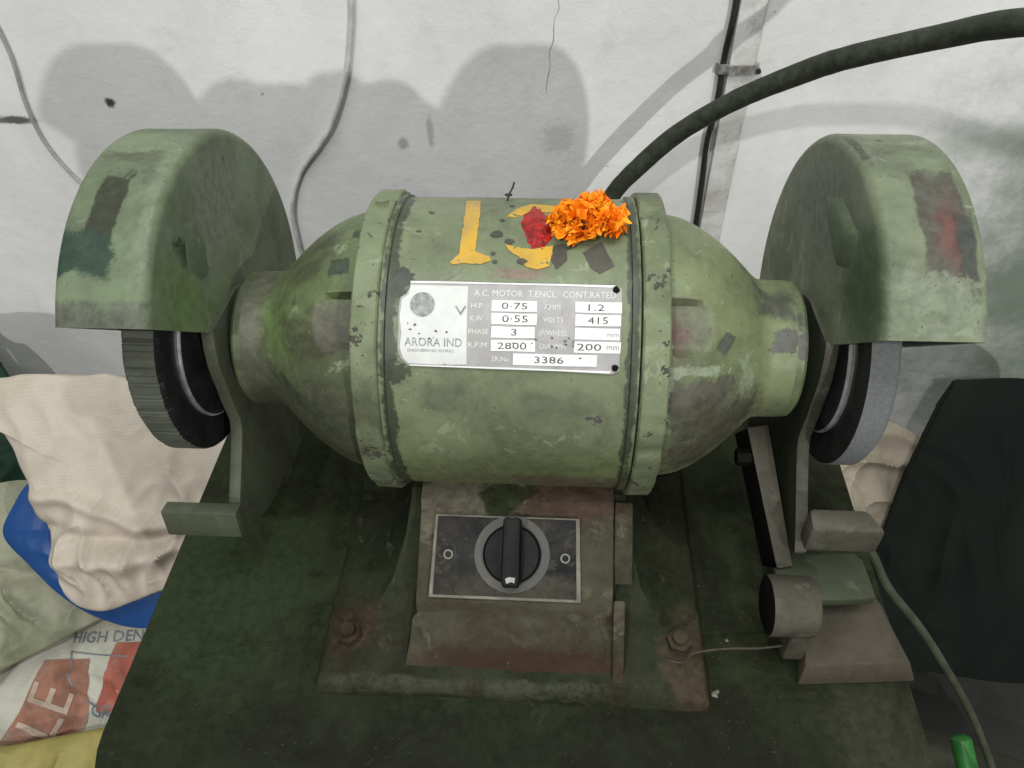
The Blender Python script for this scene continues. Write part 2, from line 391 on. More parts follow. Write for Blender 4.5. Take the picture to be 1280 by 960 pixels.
# wheel guards -----------------------------------------------------
gy = gz = .0069; GR = .125
def gp(ext=0):
    # closed wall section: inner cheek, rim, outer cheek, and back along the inside
    o = [(.187, .022), (.187, .05), (.187, .08), (.187, .1)]
    for k in range(7):
        a = R_(90*k/6); o.append((.187+.006-.006*math.cos(a), GR-.006+.006*math.sin(a)))
    for k in range(1, 6): o.append((.193 + (.233-.193)*k/6, GR))
    for k in range(6):
        a = R_(90*k/5); o.append((.2338+.004*math.sin(a), GR-.004+.004*math.cos(a)))
    o += [(.2378, .09), (.2378, .05), (.2378, .022)]
    i = [(.2328, .022), (.2328, .119), (.231, GR-.005), (.194, GR-.005), (.192, .119), (.192, .022)]
    return o + i
GV = .125
def V_(x, ang): return (x, R_(ang)*GV, 0)
m_gL = paint('guard_green_left', (.134, .170, .097), pale=(.175, .215, .135), pale_amt=.0, dirt_amt=.18, chip_amt=.05, rough=.5, seed=11, uvp=True, bump=.35,
    patches=[dict(c=V_(-.2165, 70), h=(.008, .024, 1), rot=(0, 0, -.04), col=(.030, .036, .018), rough=.25, soft=.12, ns=60, **{'break': .1}),
             dict(c=V_(-.223, 57), h=(.013, .012, 1), col=(.018, .045, .026), rough=.45, soft=.2, ns=45, **{'break': .2}),
             dict(c=V_(-.214, 88), h=(.016, .006, 1), col=(.085, .10, .06), rough=.6, soft=.3, ns=45),
             dict(c=V_(-.20, 82), h=(.005, .012, 1), rot=(0, 0, .3), col=(.10, .13, .075), rough=.6, soft=.3, ns=45),
             dict(c=V_(-.193, 72), h=(.004, .05, 1), col=(.175, .215, .135), rough=.5, soft=.5, a=.6, ns=30),
             dict(c=V_(-.215, 42), h=(.03, .006, 1), col=(.09, .10, .07), rough=.5, soft=.4, ns=40), dict(c=V_(-.143, 67), h=(.020, .011, 1), rot=(0, 0, .25), col=(.026, .050, .016), rough=.7, soft=.2, ns=45, round=True), dict(c=V_(-.148, 50), h=(.03, .022, 1), col=(.12, .18, .07), rough=.5, soft=.5, ns=20, round=True), dict(c=V_(-.148, 105), h=(.03, .05, 1), col=(.15, .17, .125), rough=.5, soft=.5, ns=20, round=True)])
m_gLf = m_gL
m_gR = paint('guard_green_right', (.158, .186, .113), pale=(.225, .255, .175), pale_amt=.06, dirt_amt=.15, chip_amt=.05, rough=.5, seed=12, uvp=True, bump=.35,
    patches=[dict(c=V_(.2195, 69), h=(.0115, .034, 1), col=(.085, .08, .062), rough=.2, soft=.1, ns=60, **{'break': .1}),
             dict(c=V_(.2235, 65), h=(.007, .018, 1), col=(.125, .056, .046), rough=.5, soft=.7, ns=50, round=True),
             dict(c=V_(.229, 60), h=(.004, .02, 1), col=(.05, .055, .045), rough=.5, soft=.3, ns=50),
             dict(c=V_(.21, 50), h=(.03, .012, 1), col=(.21, .24, .165), rough=.8, soft=.2, ns=45, a=.7),
             dict(c=V_(.215, 96), h=(.022, .008, 1), col=(.14, .17, .10), rough=.6, soft=.4, ns=45),
             dict(c=V_(.158, 60), h=(.033, .036, 1), col=(.045, .078, .032), rough=.4, soft=.6, ns=15, round=True), dict(c=V_(.15, 115), h=(.04, .08, 1), col=(.12, .14, .105), rough=.4, soft=.6, ns=15, round=True), dict(c=V_(.1905, 98), h=(.0025, .02, 1), col=(.08, .09, .06), rough=.7, soft=.2, ns=50)])  # first patch: dark green shadow on the inner cheek, painted in
m_boss = paint('guard_boss_green', (.105, .145, .08), pale=PALE, pale_amt=-.05, dirt_amt=.5, chip_amt=.25, rough=.55, seed=13, bump=.5)
for sd, mg in ((-1, m_gL), (1, m_gR)):
    bm = bm_new(); lathe(bm, gp(), 96, 43.8 if sd > 0 else 42.6, 226, gy, gz, closed=True, mir=sd, wob=.0006, uvR=GV, ufn=lambda x, r: x-(GR-r) if x < .1925 else x, tilt=.0085)
    gd = obj('wheel_guard', bm, mg, G, angle=40)
    # cast web on the inner cheek, a slanting wedge
    bm = bm_new()
    def pc(r, a): return (gy - r*math.cos(R_(a)), gz + r*math.sin(R_(a)))
    if sd < 0:
        o2 = [pc(.103, 74), pc(.094, 82), pc(.070, 82), pc(.057, 69), pc(.066, 60), pc(.086, 60)]
    else:
        o2 = [pc(.104, 72), pc(.100, 94), pc(.091, 113), pc(.076, 102), pc(.068, 76), pc(.084, 65)]
    mc_ = (sum(p[0] for p in o2)/6, sum(p[1] for p in o2)/6)
    o3 = [(mc_[0]+(y-mc_[0])*.55, mc_[1]+(z-mc_[1])*.62) for y, z in o2]
    lo = [bm.verts.new((sd*.1875, y, z)) for y, z in o2]; hi = [bm.verts.new((sd*((.1835 if i in (0, 1, 5) else .1852) if sd > 0 else (.1858 if i in (0, 1, 5) else .1862)), y, z)) for i, (y, z) in enumerate(o3)]
    for i in range(6): bm.faces.new((lo[i], lo[(i+1) % 6], hi[(i+1) % 6], hi[i]))
    bm.faces.new(hi); bm.faces.new(lo[::-1]); bmesh.ops.recalc_face_normals(bm, faces=bm.faces)
    obj('guard_web', bm, m_boss, gd, bevel=.002)

# grinding wheels ---------------------------------------------------
m_wl = plain('worn_stone_dark', (.088, .098, .072), .8, 0, .45, 90, .5, dist=.0015, stretch=(.25, 1, 1))
m_wr = plain('grey_stone', (.165, .175, .172), .9, 0, .25, 600, .5, dist=.0007)
m_blk = plain('black_oily_cheek', (.014, .015, .015), .5, 0, .4, 60, .3)
m_steel = plain('turned_steel', (.75, .76, .76), .5, .8, .3, 60, .1)
for sd, xi, xo, rw, mw in ((-1, .207, .2295, .0772, m_wl), (1, .2, .2195, .0748, m_wr)):
    bm = bm_new(); rnd = random.Random(4)
    tooth = {}
    def ridge(x, r, a, rw=rw, sd=sd):
        if sd < 0 and r > rw-.004:
            k = int((a+180)*2+3*noise.noise(Vector((a*.2, 1, 1)))); t = tooth.setdefault(k, rnd.random())
            r -= .0006*(t > .78) + .0002*t + .0005*noise.noise(Vector((a*.09, 5, 1)))
        return x, r
    lathe(bm, [(xi+.004, .012), (xi+.004, .030), (xi+.001, .050), (xi, rw-.004), (xi+.002, rw-.0006), (xi+.004, rw), ((xi+xo)/2, rw), (xo-.003, rw), (xo, rw-.003), (xo, .012)], 720 if sd < 0 else 160, mir=sd, fn=ridge)
    wh = obj('grinding_wheel', bm, [mw, m_blk], G)
    for p in wh.data.polygons:
        r = math.hypot(p.center.y, p.center.z + TZ)
        if r < rw-.0022 and p.normal.x*sd < -.5: p.material_index = 1
    bm = bm_new(); lathe(bm, [(xi+.003, .015), (xi+.003, .0535), (xi-.0012, .0545), (xi-.0026, .0530), (xi-.0032, .0515), (xi-.0045, .044), (xi-.006, .03), (xi-.006, .012)], 96, mir=sd)
    wa = obj('clamping_washer', bm, [m_blk, m_steel], wh)
    for p in wa.data.polygons:
        r = math.hypot(p.center.y, p.center.z + TZ)
        if .0525 < r < .0550: p.material_index = 1  # narrow bright steel band stands in for the rim's glint
    bm = bm_new(); lathe(bm, [(.16, .0), (.16, .011), (.236, .011), (.236, 0)], 24, mir=sd); obj('shaft', bm, m_steel, G)

# rest arms and tool rests ------------------------------------------
m_arm = paint('rest_arm_green', (.066, .078, .047), pale=(.085, .085, .062), pale_amt=.02, dirt_amt=.6, chip_amt=.25, rough=.55, seed=15)
m_armR = paint('rest_arm_dusty', (.078, .074, .054), dark=(.036, .035, .025), pale=(.11, .104, .08), pale_amt=.06, dirt_amt=.6, chip_amt=.25, rough=.6, seed=16)
m_oil_shade = paint('oil_and_shade_black', (.020, .024, .014), dirt=(.006, .006, .005), dirt_amt=.8, chip=(.06, .055, .04), chip_amt=.1, rough=.5, seed=17)
def pol(r, a): return (-r*math.cos(R_(a)), r*math.sin(R_(a)))
arm_ol = [pol(.052, 46), pol(.0485, 32), pol(.0462, 18), pol(.0448, 4), pol(.0450, -8), pol(.0480, -20), pol(.0520, -31), pol(.0575, -39.5), pol(.0660, -42.5)]
arm_ol += [pol(r, -43.2) for r in (.08, .1, .12)] + [pol(.1330, -43.6), pol(.1345, -45.5)] + [pol(.1345, -50-8*k) for k in range(11)] + [pol(.09, -134), pol(.05, -138)] + [pol(.036, 180-20*k) for k in range(6)]
for sd, ma in ((-1, m_arm), (1, m_armR)):
    bm = bm_new(); prism(bm, arm_ol, (.1845, .1930), ((0, 1, 0), (0, 0, 1), (sd, 0, 0)))
    ra_ = obj('rest_arm', bm, [ma, m_oil_shade], G, bevel=.0016)
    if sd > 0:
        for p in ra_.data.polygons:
            if p.normal.x < -.9: p.material_index = 1  # left-facing side blackened: its shade painted in along with the oil
    bm = bm_new()
    x0, x1 = (.1815, .2325) if sd < 0 else (.1875, .2335)
    pr = [(-.0965, -.0705), (-.0860, -.0725), (-.0890, -.0945), (-.1005, -.0915)] if sd < 0 else [(-.0990, -.0600), (-.0860, -.0560), (-.0860, -.0850), (-.1005, -.0840)]
    prism(bm, pr, (x0, x1), ((0, 1, 0), (0, 0, 1), (sd, 0, 0)))
    if sd > 0:
        for v in bm.verts:
            if v.co.x > .2 and v.co.y > -.09: v.co.x -= .010
    obj('tool_rest', bm, ma, G, bevel=.003 if sd > 0 else .0012)
# second, adjustable rest on the right side
m_bar = paint('dusty_bar', (.080, .072, .050), dark=(.038, .035, .024), pale=(.12, .108, .08), pale_amt=.06, dirt=(.03, .024, .016), dirt_amt=.6, chip_amt=.3, rough=.65, seed=18)
m_dark = plain('black_iron_and_shade', (.006, .006, .005), .75, 0, .4, 70, .3, spec=.1)
ar = bm_new()
d0, d1 = Vector((.1660, -.021, -.053)), Vector((.1815, -.0985, -.1065))
ax = (d1-d0).normalized(); nn = Vector((0, -.45, .89)); nn = (nn - ax*nn.dot(ax)).normalized(); sx = ax.cross(nn)
def bar(bm, a, b, w0, w1, th, sx, nn, off=0):
    vs_ = []
    for p, w in ((a, w0), (b, w1)):
        for s_, t_ in ((-1, 0), (1, 0), (1, -1), (-1, -1)): vs_.append(bm.verts.new(p + sx*s_*w/2 + nn*(t_*th+off)))
    for f in ((0, 1, 2, 3), (7, 6, 5, 4), (0, 4, 5, 1), (1, 5, 6, 2), (2, 6, 7, 3), (3, 7, 4, 0)): bm.faces.new([vs_[i] for i in f])
    bmesh.ops.recalc_face_normals(bm, faces=bm.faces)
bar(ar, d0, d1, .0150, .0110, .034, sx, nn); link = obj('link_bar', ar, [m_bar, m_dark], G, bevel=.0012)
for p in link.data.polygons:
    if p.normal.x < -.7: p.material_index = 1  # left side of the bar blackened: its shade put into the colour
bm = bm_new(); tube(bm, [(.1525, -.034, -.0710), (.1625, -.034, -.0710)], .0060, 6); obj('bolt_head', bm, m_dark, link, bevel=.0008)
m_gplate = paint('rest_plate_green', (.045, .058, .028), pale=(.07, .08, .05), pale_amt=.03, dirt_amt=.4, chip_amt=.2, rough=.6, seed=19)
bm = bm_new()
prism(bm, [(.1755, -.0960), (.1800, -.0890), (.1872, -.0840), (.1960, -.0850), (.2310, -.0825), (.2362, -.0880), (.2375, -.1165), (.2140, -.1190), (.1932, -.1200), (.1760, -.1180)], (-.118, -.110)); obj('rest_plate', bm, m_gplate, link, bevel=.0015)
bm = bm_new(); lathe(bm, [(.1595, .0), (.1595, .0155), (.1605, .0180), (.163, .0187), (.1860, .0187), (.1885, .0170), (.1885, 0)], 48, cy=-.1345, cz=-.0925)
bo = obj('clamp_boss', bm, [m_bar, m_dark], link)
for p in bo.data.polygons:
    if p.center.x < .1612: p.material_index = 1  # end face painted black for the darkness inside a hole
bm = bm_new(); prism(bm, [(-.152, -.130), (-.132, -.136), (-.130, -.088), (-.150, -.092)], (.1740, .1880), ((0, 1, 0), (0, 0, 1), (1, 0, 0))); obj('clamp_foot', bm, m_bar, link, bevel=.003)

bm = bm_new(); prism(bm, [(-.137, -.109), (-.112, -.1095), (-.112, -.1175), (-.134, -.1180)], (.1700, .1905), ((0, 1, 0), (0, 0, 1), (1, 0, 0))); obj('clamp_web', bm, m_bar, link, bevel=.002)
# base casting --------------------------------------------------------
m_base = paint('base_grimy_green', (.024, .030, .015), dark=(.009, .012, .006), dirt=(.020, .014, .009), dirt_amt=.85, chip=(.06, .05, .036), chip_amt=.18, pale=(.055, .056, .035), pale_amt=.03, rough=.7, bump=.8, seed=21, spec=.1, fine=.8,
    patches=[dict(c=(-.03, -.1755, .010), h=(.088, .0045, .007), col=(.052, .056, .036), rough=.9, soft=.4, ns=45, a=.8, **{'break': .7}),
             dict(c=(-.105, -.143, 0), h=(.016, .016, .1), col=(.06, .042, .028), rough=.6, soft=.4, ns=30, round=True),
             dict(c=(.115, -.15, 0), h=(.018, .03, .1), col=(.055, .042, .027), rough=.6, soft=.4, ns=30, round=True)])
m_riser = paint('riser_dusty', (.058, .055, .036), dark=(.024, .024, .014), dirt=(.034, .021, .014), dirt_amt=.7, chip=(.10, .09, .062), chip_amt=.22, pale=(.10, .09, .065), pale_amt=.06, rough=.8, bump=.9, seed=22, spec=.1, fine=.9,
    patches=[dict(c=(.02, -.162, .016), h=(.07, .012, .014), col=(.042, .024, .016), rough=.5, soft=.4, ns=30, round=True),
             dict(c=(.035, -.076, .08), h=(.04, .012, .02), col=(.085, .056, .042), rough=.5, soft=.4, ns=40, round=True),
             dict(c=(-.042, -.079, .075), h=(.024, .014, .02), rot=(0, 0, .4), col=(.12, .11, .082), rough=.2, soft=.08, ns=40, **{'break': .1}),
             dict(c=(-.003, -.074, .075), h=(.017, .010, .02), rot=(0, 0, .6), col=(.030, .038, .016), rough=.25, soft=.12, ns=40)])
bm = bm_new()
lv = [(-.15, -.1235, .128, -.178, .11), (-.1405, -.1235, .128, -.177, .11), (-.137, -.120, .125, -.173, .107), (-.1345, -.108, .113, -.150, .10), (-.128, -.092, .098, -.132, .09), (-.115, -.080, .086, -.112, .075), (-.095, -.072, .079, -.09, .06), (-.070, -.068, .075, -.07, .05)]
rows = []
for z, xa, xb, ya, yb in lv:
    r = []; n = 14
    for (p, q) in (((xa, ya), (xb, ya)), ((xb, ya), (xb, yb)), ((xb, yb), (xa, yb)), ((xa, yb), (xa, ya))):
        for k in range(n):
            t = k/n; x = p[0]+(q[0]-p[0])*t; y = p[1]+(q[1]-p[1])*t
            w = .0018*noise.noise(Vector((x*30, y*30, z*30))); r.append(bm.verts.new((x+w, y+w, z + (.0012*noise.noise(Vector((x*45+3, y*45, z*20))) if z > -.149 else 0))))
    rows.append(r)
for a, b in zip(rows, rows[1:]):
    for k in range(len(a)): bm.faces.new((a[k], a[(k+1) % len(a)], b[(k+1) % len(a)], b[k]))
bm.faces.new(rows[0][::-1]); bm.faces.new(rows[-1]); bmesh.ops.recalc_face_normals(bm, faces=bm.faces)
base = obj('base_casting', bm, m_base, G, angle=45)
bm = bm_new()
rp = [(-.02, -.072), (-.055, -.062), (-.080, -.068), (-.0845, -.0760), (-.1320, -.1068), (-.1340, -.1105), (-.1352, -.1175), (-.1375, -.1205), (-.1470, -.1225), (-.1510, -.1255), (-.1615, -.1340), (-.1675, -.1400), (-.1685, -.1445), (-.02, -.145)]
nx = 16
rows = []
for k in range(nx+1):
    x = -.0605 + (.0665+.0605)*k/nx
    rows.append([bm.verts.new((x*(1+.05*(q[1] < -.119)+.04*(q[1] < -.13)), q[0] + .0016*noise.noise(Vector((x*50, q[0]*60, q[1]*60))), q[1] + .0012*noise.noise(Vector((x*60+7, q[0]*60, q[1]*60))))) for q in rp])
for a, b in zip(rows, rows[1:]):
    for i in range(len(rp)): bm.faces.new((a[i], a[(i+1) % len(rp)], b[(i+1) % len(rp)], b[i]))
bm.faces.new(rows[0][::-1]); bm.faces.new(rows[-1]); bmesh.ops.recalc_face_normals(bm, faces=bm.faces)
riser = obj('switch_housing', bm, m_riser, G, angle=30)
bm = bm_new(); prism(bm, [(-.075, -.072), (-.088, -.078), (-.105, -.092), (-.118, -.104), (-.108, -.104), (-.09, -.092), (-.07, -.082)], (.0675, .0795), ((0, 1, 0), (0, 0, 1), (1, 0, 0))); obj('side_lug', bm, m_riser, riser, bevel=.0012)
bm = bm_new(); prism(bm, [(-.130, -.102), (-.170, -.138), (-.170, -.145), (-.120, -.145)], (.0668, .0745), ((0, 1, 0), (0, 0, 1), (1, 0, 0))); obj('side_rib', bm, m_riser, riser, bevel=.0015)
for (x, y) in ((-.106, -.146), (.111, -.142)):
    bm = bm_new(); tube(bm, [(x, y, -.142), (x, y, -.1345)], .0125, 20); tube(bm, [(x, y, -.1345), (x, y, -.1275)], .0085, 6); tube(bm, [(x, y, -.1275), (x, y, -.1235)], .0048, 12)
    obj('foot_bolt', bm, m_base, base, bevel=.0014)

# switch plate ---------------------------------------------------------
sp0 = Vector((0, -.0845, -.0760)); sp1 = Vector((0, -.1315, -.1065))
sdn = (sp1-sp0).normalized(); sn = Vector((0, sdn.z, -sdn.y)); sn = sn if sn.z > 0 else -sn
SC = (sp0+sp1)/2 + Vector((-.003, 0, 0)) + sn*.0012
def SW(x, d, h): return SC + Vector((x, 0, 0)) + sdn*d + sn*h
axes = ((1, 0, 0), tuple(sdn), tuple(sn))
m_plate = paint('switch_plate_grey', (.020, .020, .020), dark=(.010, .010, .011), dirt=(.05, .042, .03), dirt_amt=.7, chip=(.09, .08, .06), chip_amt=.12, pale=(.05, .046, .038), pale_amt=.12, rough=.7, spec=.15, bump=.3, seed=24,
    patches=[dict(c=(-.004, -.128, .047), h=(.05, .011, .02), col=(.06, .052, .040), rough=.7, soft=.5, ns=50, round=True, a=.8)])
m_edge = plain('bare_edge', (.19, .175, .14), .6, 0., .4, 80, .3, dirt=(.06, .05, .035), dirt_amt=.7)
bm = bm_new(); prism(bm, [(-.0475, -.0262), (.0475, -.0262), (.0492, .0270), (-.0492, .0270)], (0, .0016), axes, SC)
swp = obj('switch_plate', bm, m_edge, G, bevel=.0006)
bm = bm_new(); prism(bm, [(-.0455, -.0250), (.0450, -.0250), (.0462, .0250), (-.0465, .0250)], (.0017, .0026), axes, SC); obj('plate_face', bm, m_plate, swp, bevel=.0004)
m_ring = plain('dial_ring_pale', (.075, .072, .063), .55, 0, .35, 70, .2, dirt=(.05, .045, .035), dirt_amt=.7)
bm = bm_new(); n = 64
def ringm(bm, r0, r1, h0, h1, cx=.004, cd=-.002):
    a_ = []
    for k in range(n):
        a = 2*math.pi*k/n; a_.append([bm.verts.new(SW(cx+r*math.cos(a), cd+r*math.sin(a), h)) for r, h in ((r0, h0), (r0, h1), (r1, h1), (r1, h0))])
    for k in range(n):
        for i in range(4): bm.faces.new((a_[k][i], a_[k][(i+1) % 4], a_[(k+1) % n][(i+1) % 4], a_[(k+1) % n][i]))
    bmesh.ops.recalc_face_normals(bm, faces=bm.faces)
ringm(bm, .016, .0245, .0027, .0032); obj('dial_ring', bm, m_ring, swp)
m_knob = plain('black_bakelite', (.0045, .005, .0045), .55, 0, .4, 90, .25, spec=.18, dirt=(.014, .013, .010), dirt_amt=.4)
bm = bm_new()
kp = [(.0188, .0028), (.0188, .006), (.0172, .0085), (.0, .0085)]
rows = []
for k in range(n):
    a = 2*math.pi*k/n; rows.append([bm.verts.new(SW(.004+max(r, .0001)*math.cos(a), -.002+max(r, .0001)*math.sin(a), h)) for r, h in kp])
for k in range(n):
    for i in range(3): bm.faces.new((rows[k][i], rows[k][i+1], rows[(k+1) % n][i+1], rows[(k+1) % n][i]))
bmesh.ops.recalc_face_normals(bm, faces=bm.faces)
knob = obj('switch_knob', bm, m_knob, swp)
bm = bm_new()
gpz = [(-.0055, -.0215), (-.0035, -.0232), (-.0012, -.0226), (0, -.0212), (.0012, -.0226), (.0035, -.0232), (.0055, -.0215), (.0058, .017), (.0045, .0210), (-.0045, .0210), (-.0058, .017)]
lo = [bm.verts.new(SW(.004+a*1.12, -.002+b, .0080)) for a, b in gpz]; hi = [bm.verts.new(SW(.004+a*.95, -.002+b*.97-.0008, .0195)) for a, b in gpz]
for i in range(len(gpz)): bm.faces.new((lo[i], lo[(i+1) % len(gpz)], hi[(i+1) % len(gpz)], hi[i]))
bm.faces.new(hi); bm.faces.new(lo[::-1]); bmesh.ops.recalc_face_normals(bm, faces=bm.faces)
obj('knob_grip', bm, m_knob, swp, bevel=.0011)
bm = bm_new(); prism(bm, [(-.003, .0130), (-.0005, .0118), (.0032, .0122), (.0028, .0155), (.0008, .0148), (-.0022, .0160)], (.0187, .0197), axes, SC+Vector((.004, 0, 0))); obj('chipped_pointer', bm, plain('chip_white', (.4, .4, .37), .6), swp)
for x in (-.0375, .0385):
    bm = bm_new()
    for rr, h0, h1 in ((.0032, .0026, .0036),):
        a_ = []
        for k in range(20):
            a = 2*math.pi*k/20; a_.append([bm.verts.new(SW(x+r*math.cos(a), r*math.sin(a)-.0005, h)) for r, h in ((rr, h0), (rr, h1), (.0021, h1), (.0021, .0027))])
        for k in range(20):
            for i in range(3): bm.faces.new((a_[k][i], a_[k][i+1], a_[(k+1) % 20][i+1], a_[(k+1) % 20][i]))
    bmesh.ops.recalc_face_normals(bm, faces=bm.faces)
    obj('screw_eyelet', bm, m_edge, swp)

# name plate -------------------------------------------------------------
NR = .0941; NA = 47.4
def nx_(u): return (u-638)/276*.1218
def ny_(v): return (409-v)/110*.0480
def sheet(pts, h0, h1):
    bm = bm_new(); prism(bm, [(nx_(u), ny_(v)) for u, v in pts], (h0, h1)); wrap(bm, NA, NR); return bm
m_np = plain('plate_aluminium_grey', (.37, .355, .35), .55, .1, .25, 70, .15, dirt=(.30, .29, .25), dirt_amt=.6)
m_npw = plain('plate_white', (.62, .625, .60), .55, .0, .12, 60, .1, dirt=(.5, .5, .46), dirt_amt=.5)
m_fld = plain('field_white', (.76, .76, .74), .5, 0, .08, 80, .1)
m_ink = plain('stamped_ink', (.085, .085, .08), .7, 0, .3, 300, .1)
m_wt = plain('white_print', (.62, .62, .60), .5, 0, .1, 200, .1)
m_gink = plain('faded_grey_print', (.30, .31, .30), .6, 0, .5, 300, .1)
tl = [(512, 353), (560, 352), (640, 354), (700, 353), (768, 354), (776, 359), (776, 400), (775, 440), (775, 462), (766, 466), (700, 464), (620, 463), (560, 462), (512, 461), (503, 452), (499, 440), (500, 415), (499, 390), (501, 375), (508, 370), (512, 362)]
npl = obj('nameplate', sheet(tl, 0, .0008), m_np, G, angle=25)
rag = [(513, 359), (585, 359), (586, 458), (540, 459), (513, 458), (506, 451), (502, 438), (504, 420), (501, 400), (503, 378), (511, 371)]
obj('logo_panel', sheet(rag, .0009, .0011), m_npw, npl)
obj('bottom_edge', sheet([(514, 459.6), (560, 460.2), (640, 460.5), (700, 461.5), (765, 462), (763, 465), (700, 463.4), (620, 462.6), (560, 461.6), (515, 461)], .0009, .0012), m_fld, npl)
obj('top_edge', sheet([(512, 353.5), (600, 353.8), (768, 354.6), (764, 357.5), (700, 356.2), (600, 355.6), (513, 355.8)], .0009, .0012), m_fld, npl)
for a, b, c_, d in ((616, 377, 672, 391), (616, 393.5, 672, 407), (616, 410, 670, 423.5), (616, 426.5, 671, 440), (719, 377, 776, 390.5), (719, 393, 775, 407), (719, 409.5, 774, 423.5), (719, 426, 775.5, 440), (644, 443, 747, 457)):
    j = lambda: random.uniform(-.5, .5)
    obj('value_field', sheet([(a+j(), b+j()), ((a+c_)/2, b+j()*.4), (c_+j(), b+j()), (c_+j(), d+j()), ((a+c_)/2, d+j()*.4), (a+j(), d+j())], .0009, .00125), m_fld, npl)
bm = bm_new(); prism(bm, [(nx_(529)+.0068*math.cos(2*math.pi*k/40), ny_(384)+.0068*math.sin(2*math.pi*k/40)) for k in range(40)], (.0012, .0014)); wrap(bm, NA, NR); obj('logo_disc', bm, m_gink, npl)
bm = bm_new(); prism(bm, [(nx_(u), ny_(v)) for u, v in ((570, 386), (572, 385), (577, 393), (582, 385), (584, 386), (577.5, 397))], (.0012, .0014)); wrap(bm, NA, NR); obj('logo_mark', bm, m_gink, npl)
def word(s, u, v, wpx, hpx, mat, h=.00135, jit=0, name='lettering'):
    b = text_bm(s, 1., 0, 0, h)
    xs = [q.co.x for q in b.verts]; ys = [q.co.y for q in b.verts]; mx, my = (min(xs)+max(xs))/2, (min(ys)+max(ys))/2
    kx = wpx*.000441/(max(xs)-min(xs)); ky = hpx*.000436/(max(ys)-min(ys))
    for q in b.verts: q.co.x = nx_(u)+(q.co.x-mx)*kx; q.co.y = ny_(v)+(q.co.y-my)*ky
    if jit:
        for v_ in b.verts: v_.co.y += jit*noise.noise(Vector((v_.co.x*700, v_.co.y*300, u)))
    wrap(b, NA, NR, .002); obj(name, b, mat, npl, False)
word('A.C. MOTOR  T.ENCL.  CONT.RATED', 681, 367.5, 176, 8.5, m_wt, .00095)
for s_, u, v, w_ in (('H.P', 597, 384, 14), ('K.W', 597, 400, 15), ('PHASE', 600, 416.5, 25), ('R.P.M', 599, 433, 23), ('AMPS', 691, 384, 21), ('VOLTS', 692, 400, 25), ('SP/WHEEL', 692, 416.5, 36), ('DIA WH.', 693, 433, 34), ('SR.No.', 629, 450, 24)):
    word(s_, u, v, w_, 6.5, m_wt, .00095)
for s_, u, v, w_ in (('0\u00b775', 644, 384, 32), ('0\u00b755', 645, 400, 32), ('3', 644, 416.5, 7), ('2800', 642, 433.5, 36), ('1.2', 745, 384, 20), ('415', 747, 400, 25), ('200', 737, 433, 30), ('3386', 688, 450, 36)):
    word(s_, u, v, w_, 8.5, m_ink, .0014, .00035)
word('mm', 766, 418, 14, 4, m_gink, .0014); word('mm', 766, 433.5, 15, 5, m_gink, .0014)
word('ARORA IND', 544, 431, 72, 10.5, m_gink, .0013); word('ENGINEERING WORKS', 541, 441.5, 58, 3.6, m_gink, .0013)
for k in range(26):   # flakes knocked out of the print
    u, v = random.choice([(random.uniform(505, 582), random.uniform(406, 428)), (random.uniform(505, 775), random.uniform(362, 460)), (random.uniform(690, 725), random.uniform(422, 436))])
    r = random.uniform(.0003, .0009)
    b = bm_new(); m_ = random.randint(4, 6); prism(b, [(nx_(u)+r*random.uniform(.6, 1.7)*math.cos(2*math.pi*q/m_), ny_(v)+r*random.uniform(.4, 1)*math.sin(2*math.pi*q/m_)) for q in range(m_)], (.0014, .0016)); wrap(b, NA, NR); obj('paint_fleck', b, m_ink, npl, False)
for u, v in ((769, 360.5), (769.5, 458)):
    b = bm_new(); prism(b, [(nx_(u)+.0019*random.uniform(.85, 1.1)*math.cos(2*math.pi*q/16), ny_(v)+.0019*random.uniform(.85, 1.1)*math.sin(2*math.pi*q/16)) for q in range(16)], (.0, .0016)); wrap(b, NA, NR); obj('rivet', b, m_dark, npl)

# painted number and patches on the motor top ------------------------------
def cylpoly(pts, h0, h1, R=.0942, jitter=0.00025):
    pts2 = []
    P = [(x, R_(a-80)*R) for x, a in pts]
    for i in range(len(P)):
        p, q = P[i], P[(i+1) % len(P)]; d = math.hypot(q[0]-p[0], q[1]-p[1]); n_ = max(1, int(d/.0018))
        for k in range(n_):
            t = k/n_; pts2.append((p[0]+(q[0]-p[0])*t+jitter*random.uniform(-1, 1), p[1]+(q[1]-p[1])*t+jitter*random.uniform(-1, 1)))
    bm = bm_new(); prism(bm, pts2, (h0, h1)); wrap(bm, 80, R, .003); return bm
m_yel = paint('yellow_number_paint', (.54, .315, .032), dark=(.40, .25, .04), dirt=(.30, .22, .11), dirt_amt=.6, chip=(.13, .15, .09), chip_amt=.30, rough=.5, seed=31, bump=.1, fine=.2)
m_pch = paint('bare_patch', (.085, .080, .062), dirt_amt=.3, chip_amt=.1, rough=.55, seed=32, bump=.15)
one = [[-0.0314, 108.7], [-0.0226, 109.0], [-0.0208, 94.2], [-0.0208, 80.1], [-0.021, 74.6], [-0.0127, 72.6], [-0.0116, 71.0], [-0.0177, 69.3], [-0.0268, 69.8], [-0.0334, 69.1], [-0.0349, 70.0], [-0.0299, 73.4], [-0.0296, 84.1], [-0.0299, 97.2]]
tbot = [[-0.0051, 78.4], [-0.0004, 77.4], [0.0051, 76.3], [0.0123, 76.1], [0.023, 78.0], [0.0223, 74.1], [0.0211, 69.1], [0.0145, 67.7], [0.0083, 68.6], [0.0044, 72.5], [-0.0011, 74.8]]
ttop = [[-0.0047, 93.9], [0.0013, 100.7], [0.0092, 105.3], [0.0224, 103.7], [0.0234, 97.6], [0.0097, 97.3], [0.0005, 93.4]]
obj('painted_digit', cylpoly(one, -.0003, .00008), m_yel, G, label='yellow painted figure one on top of the motor')
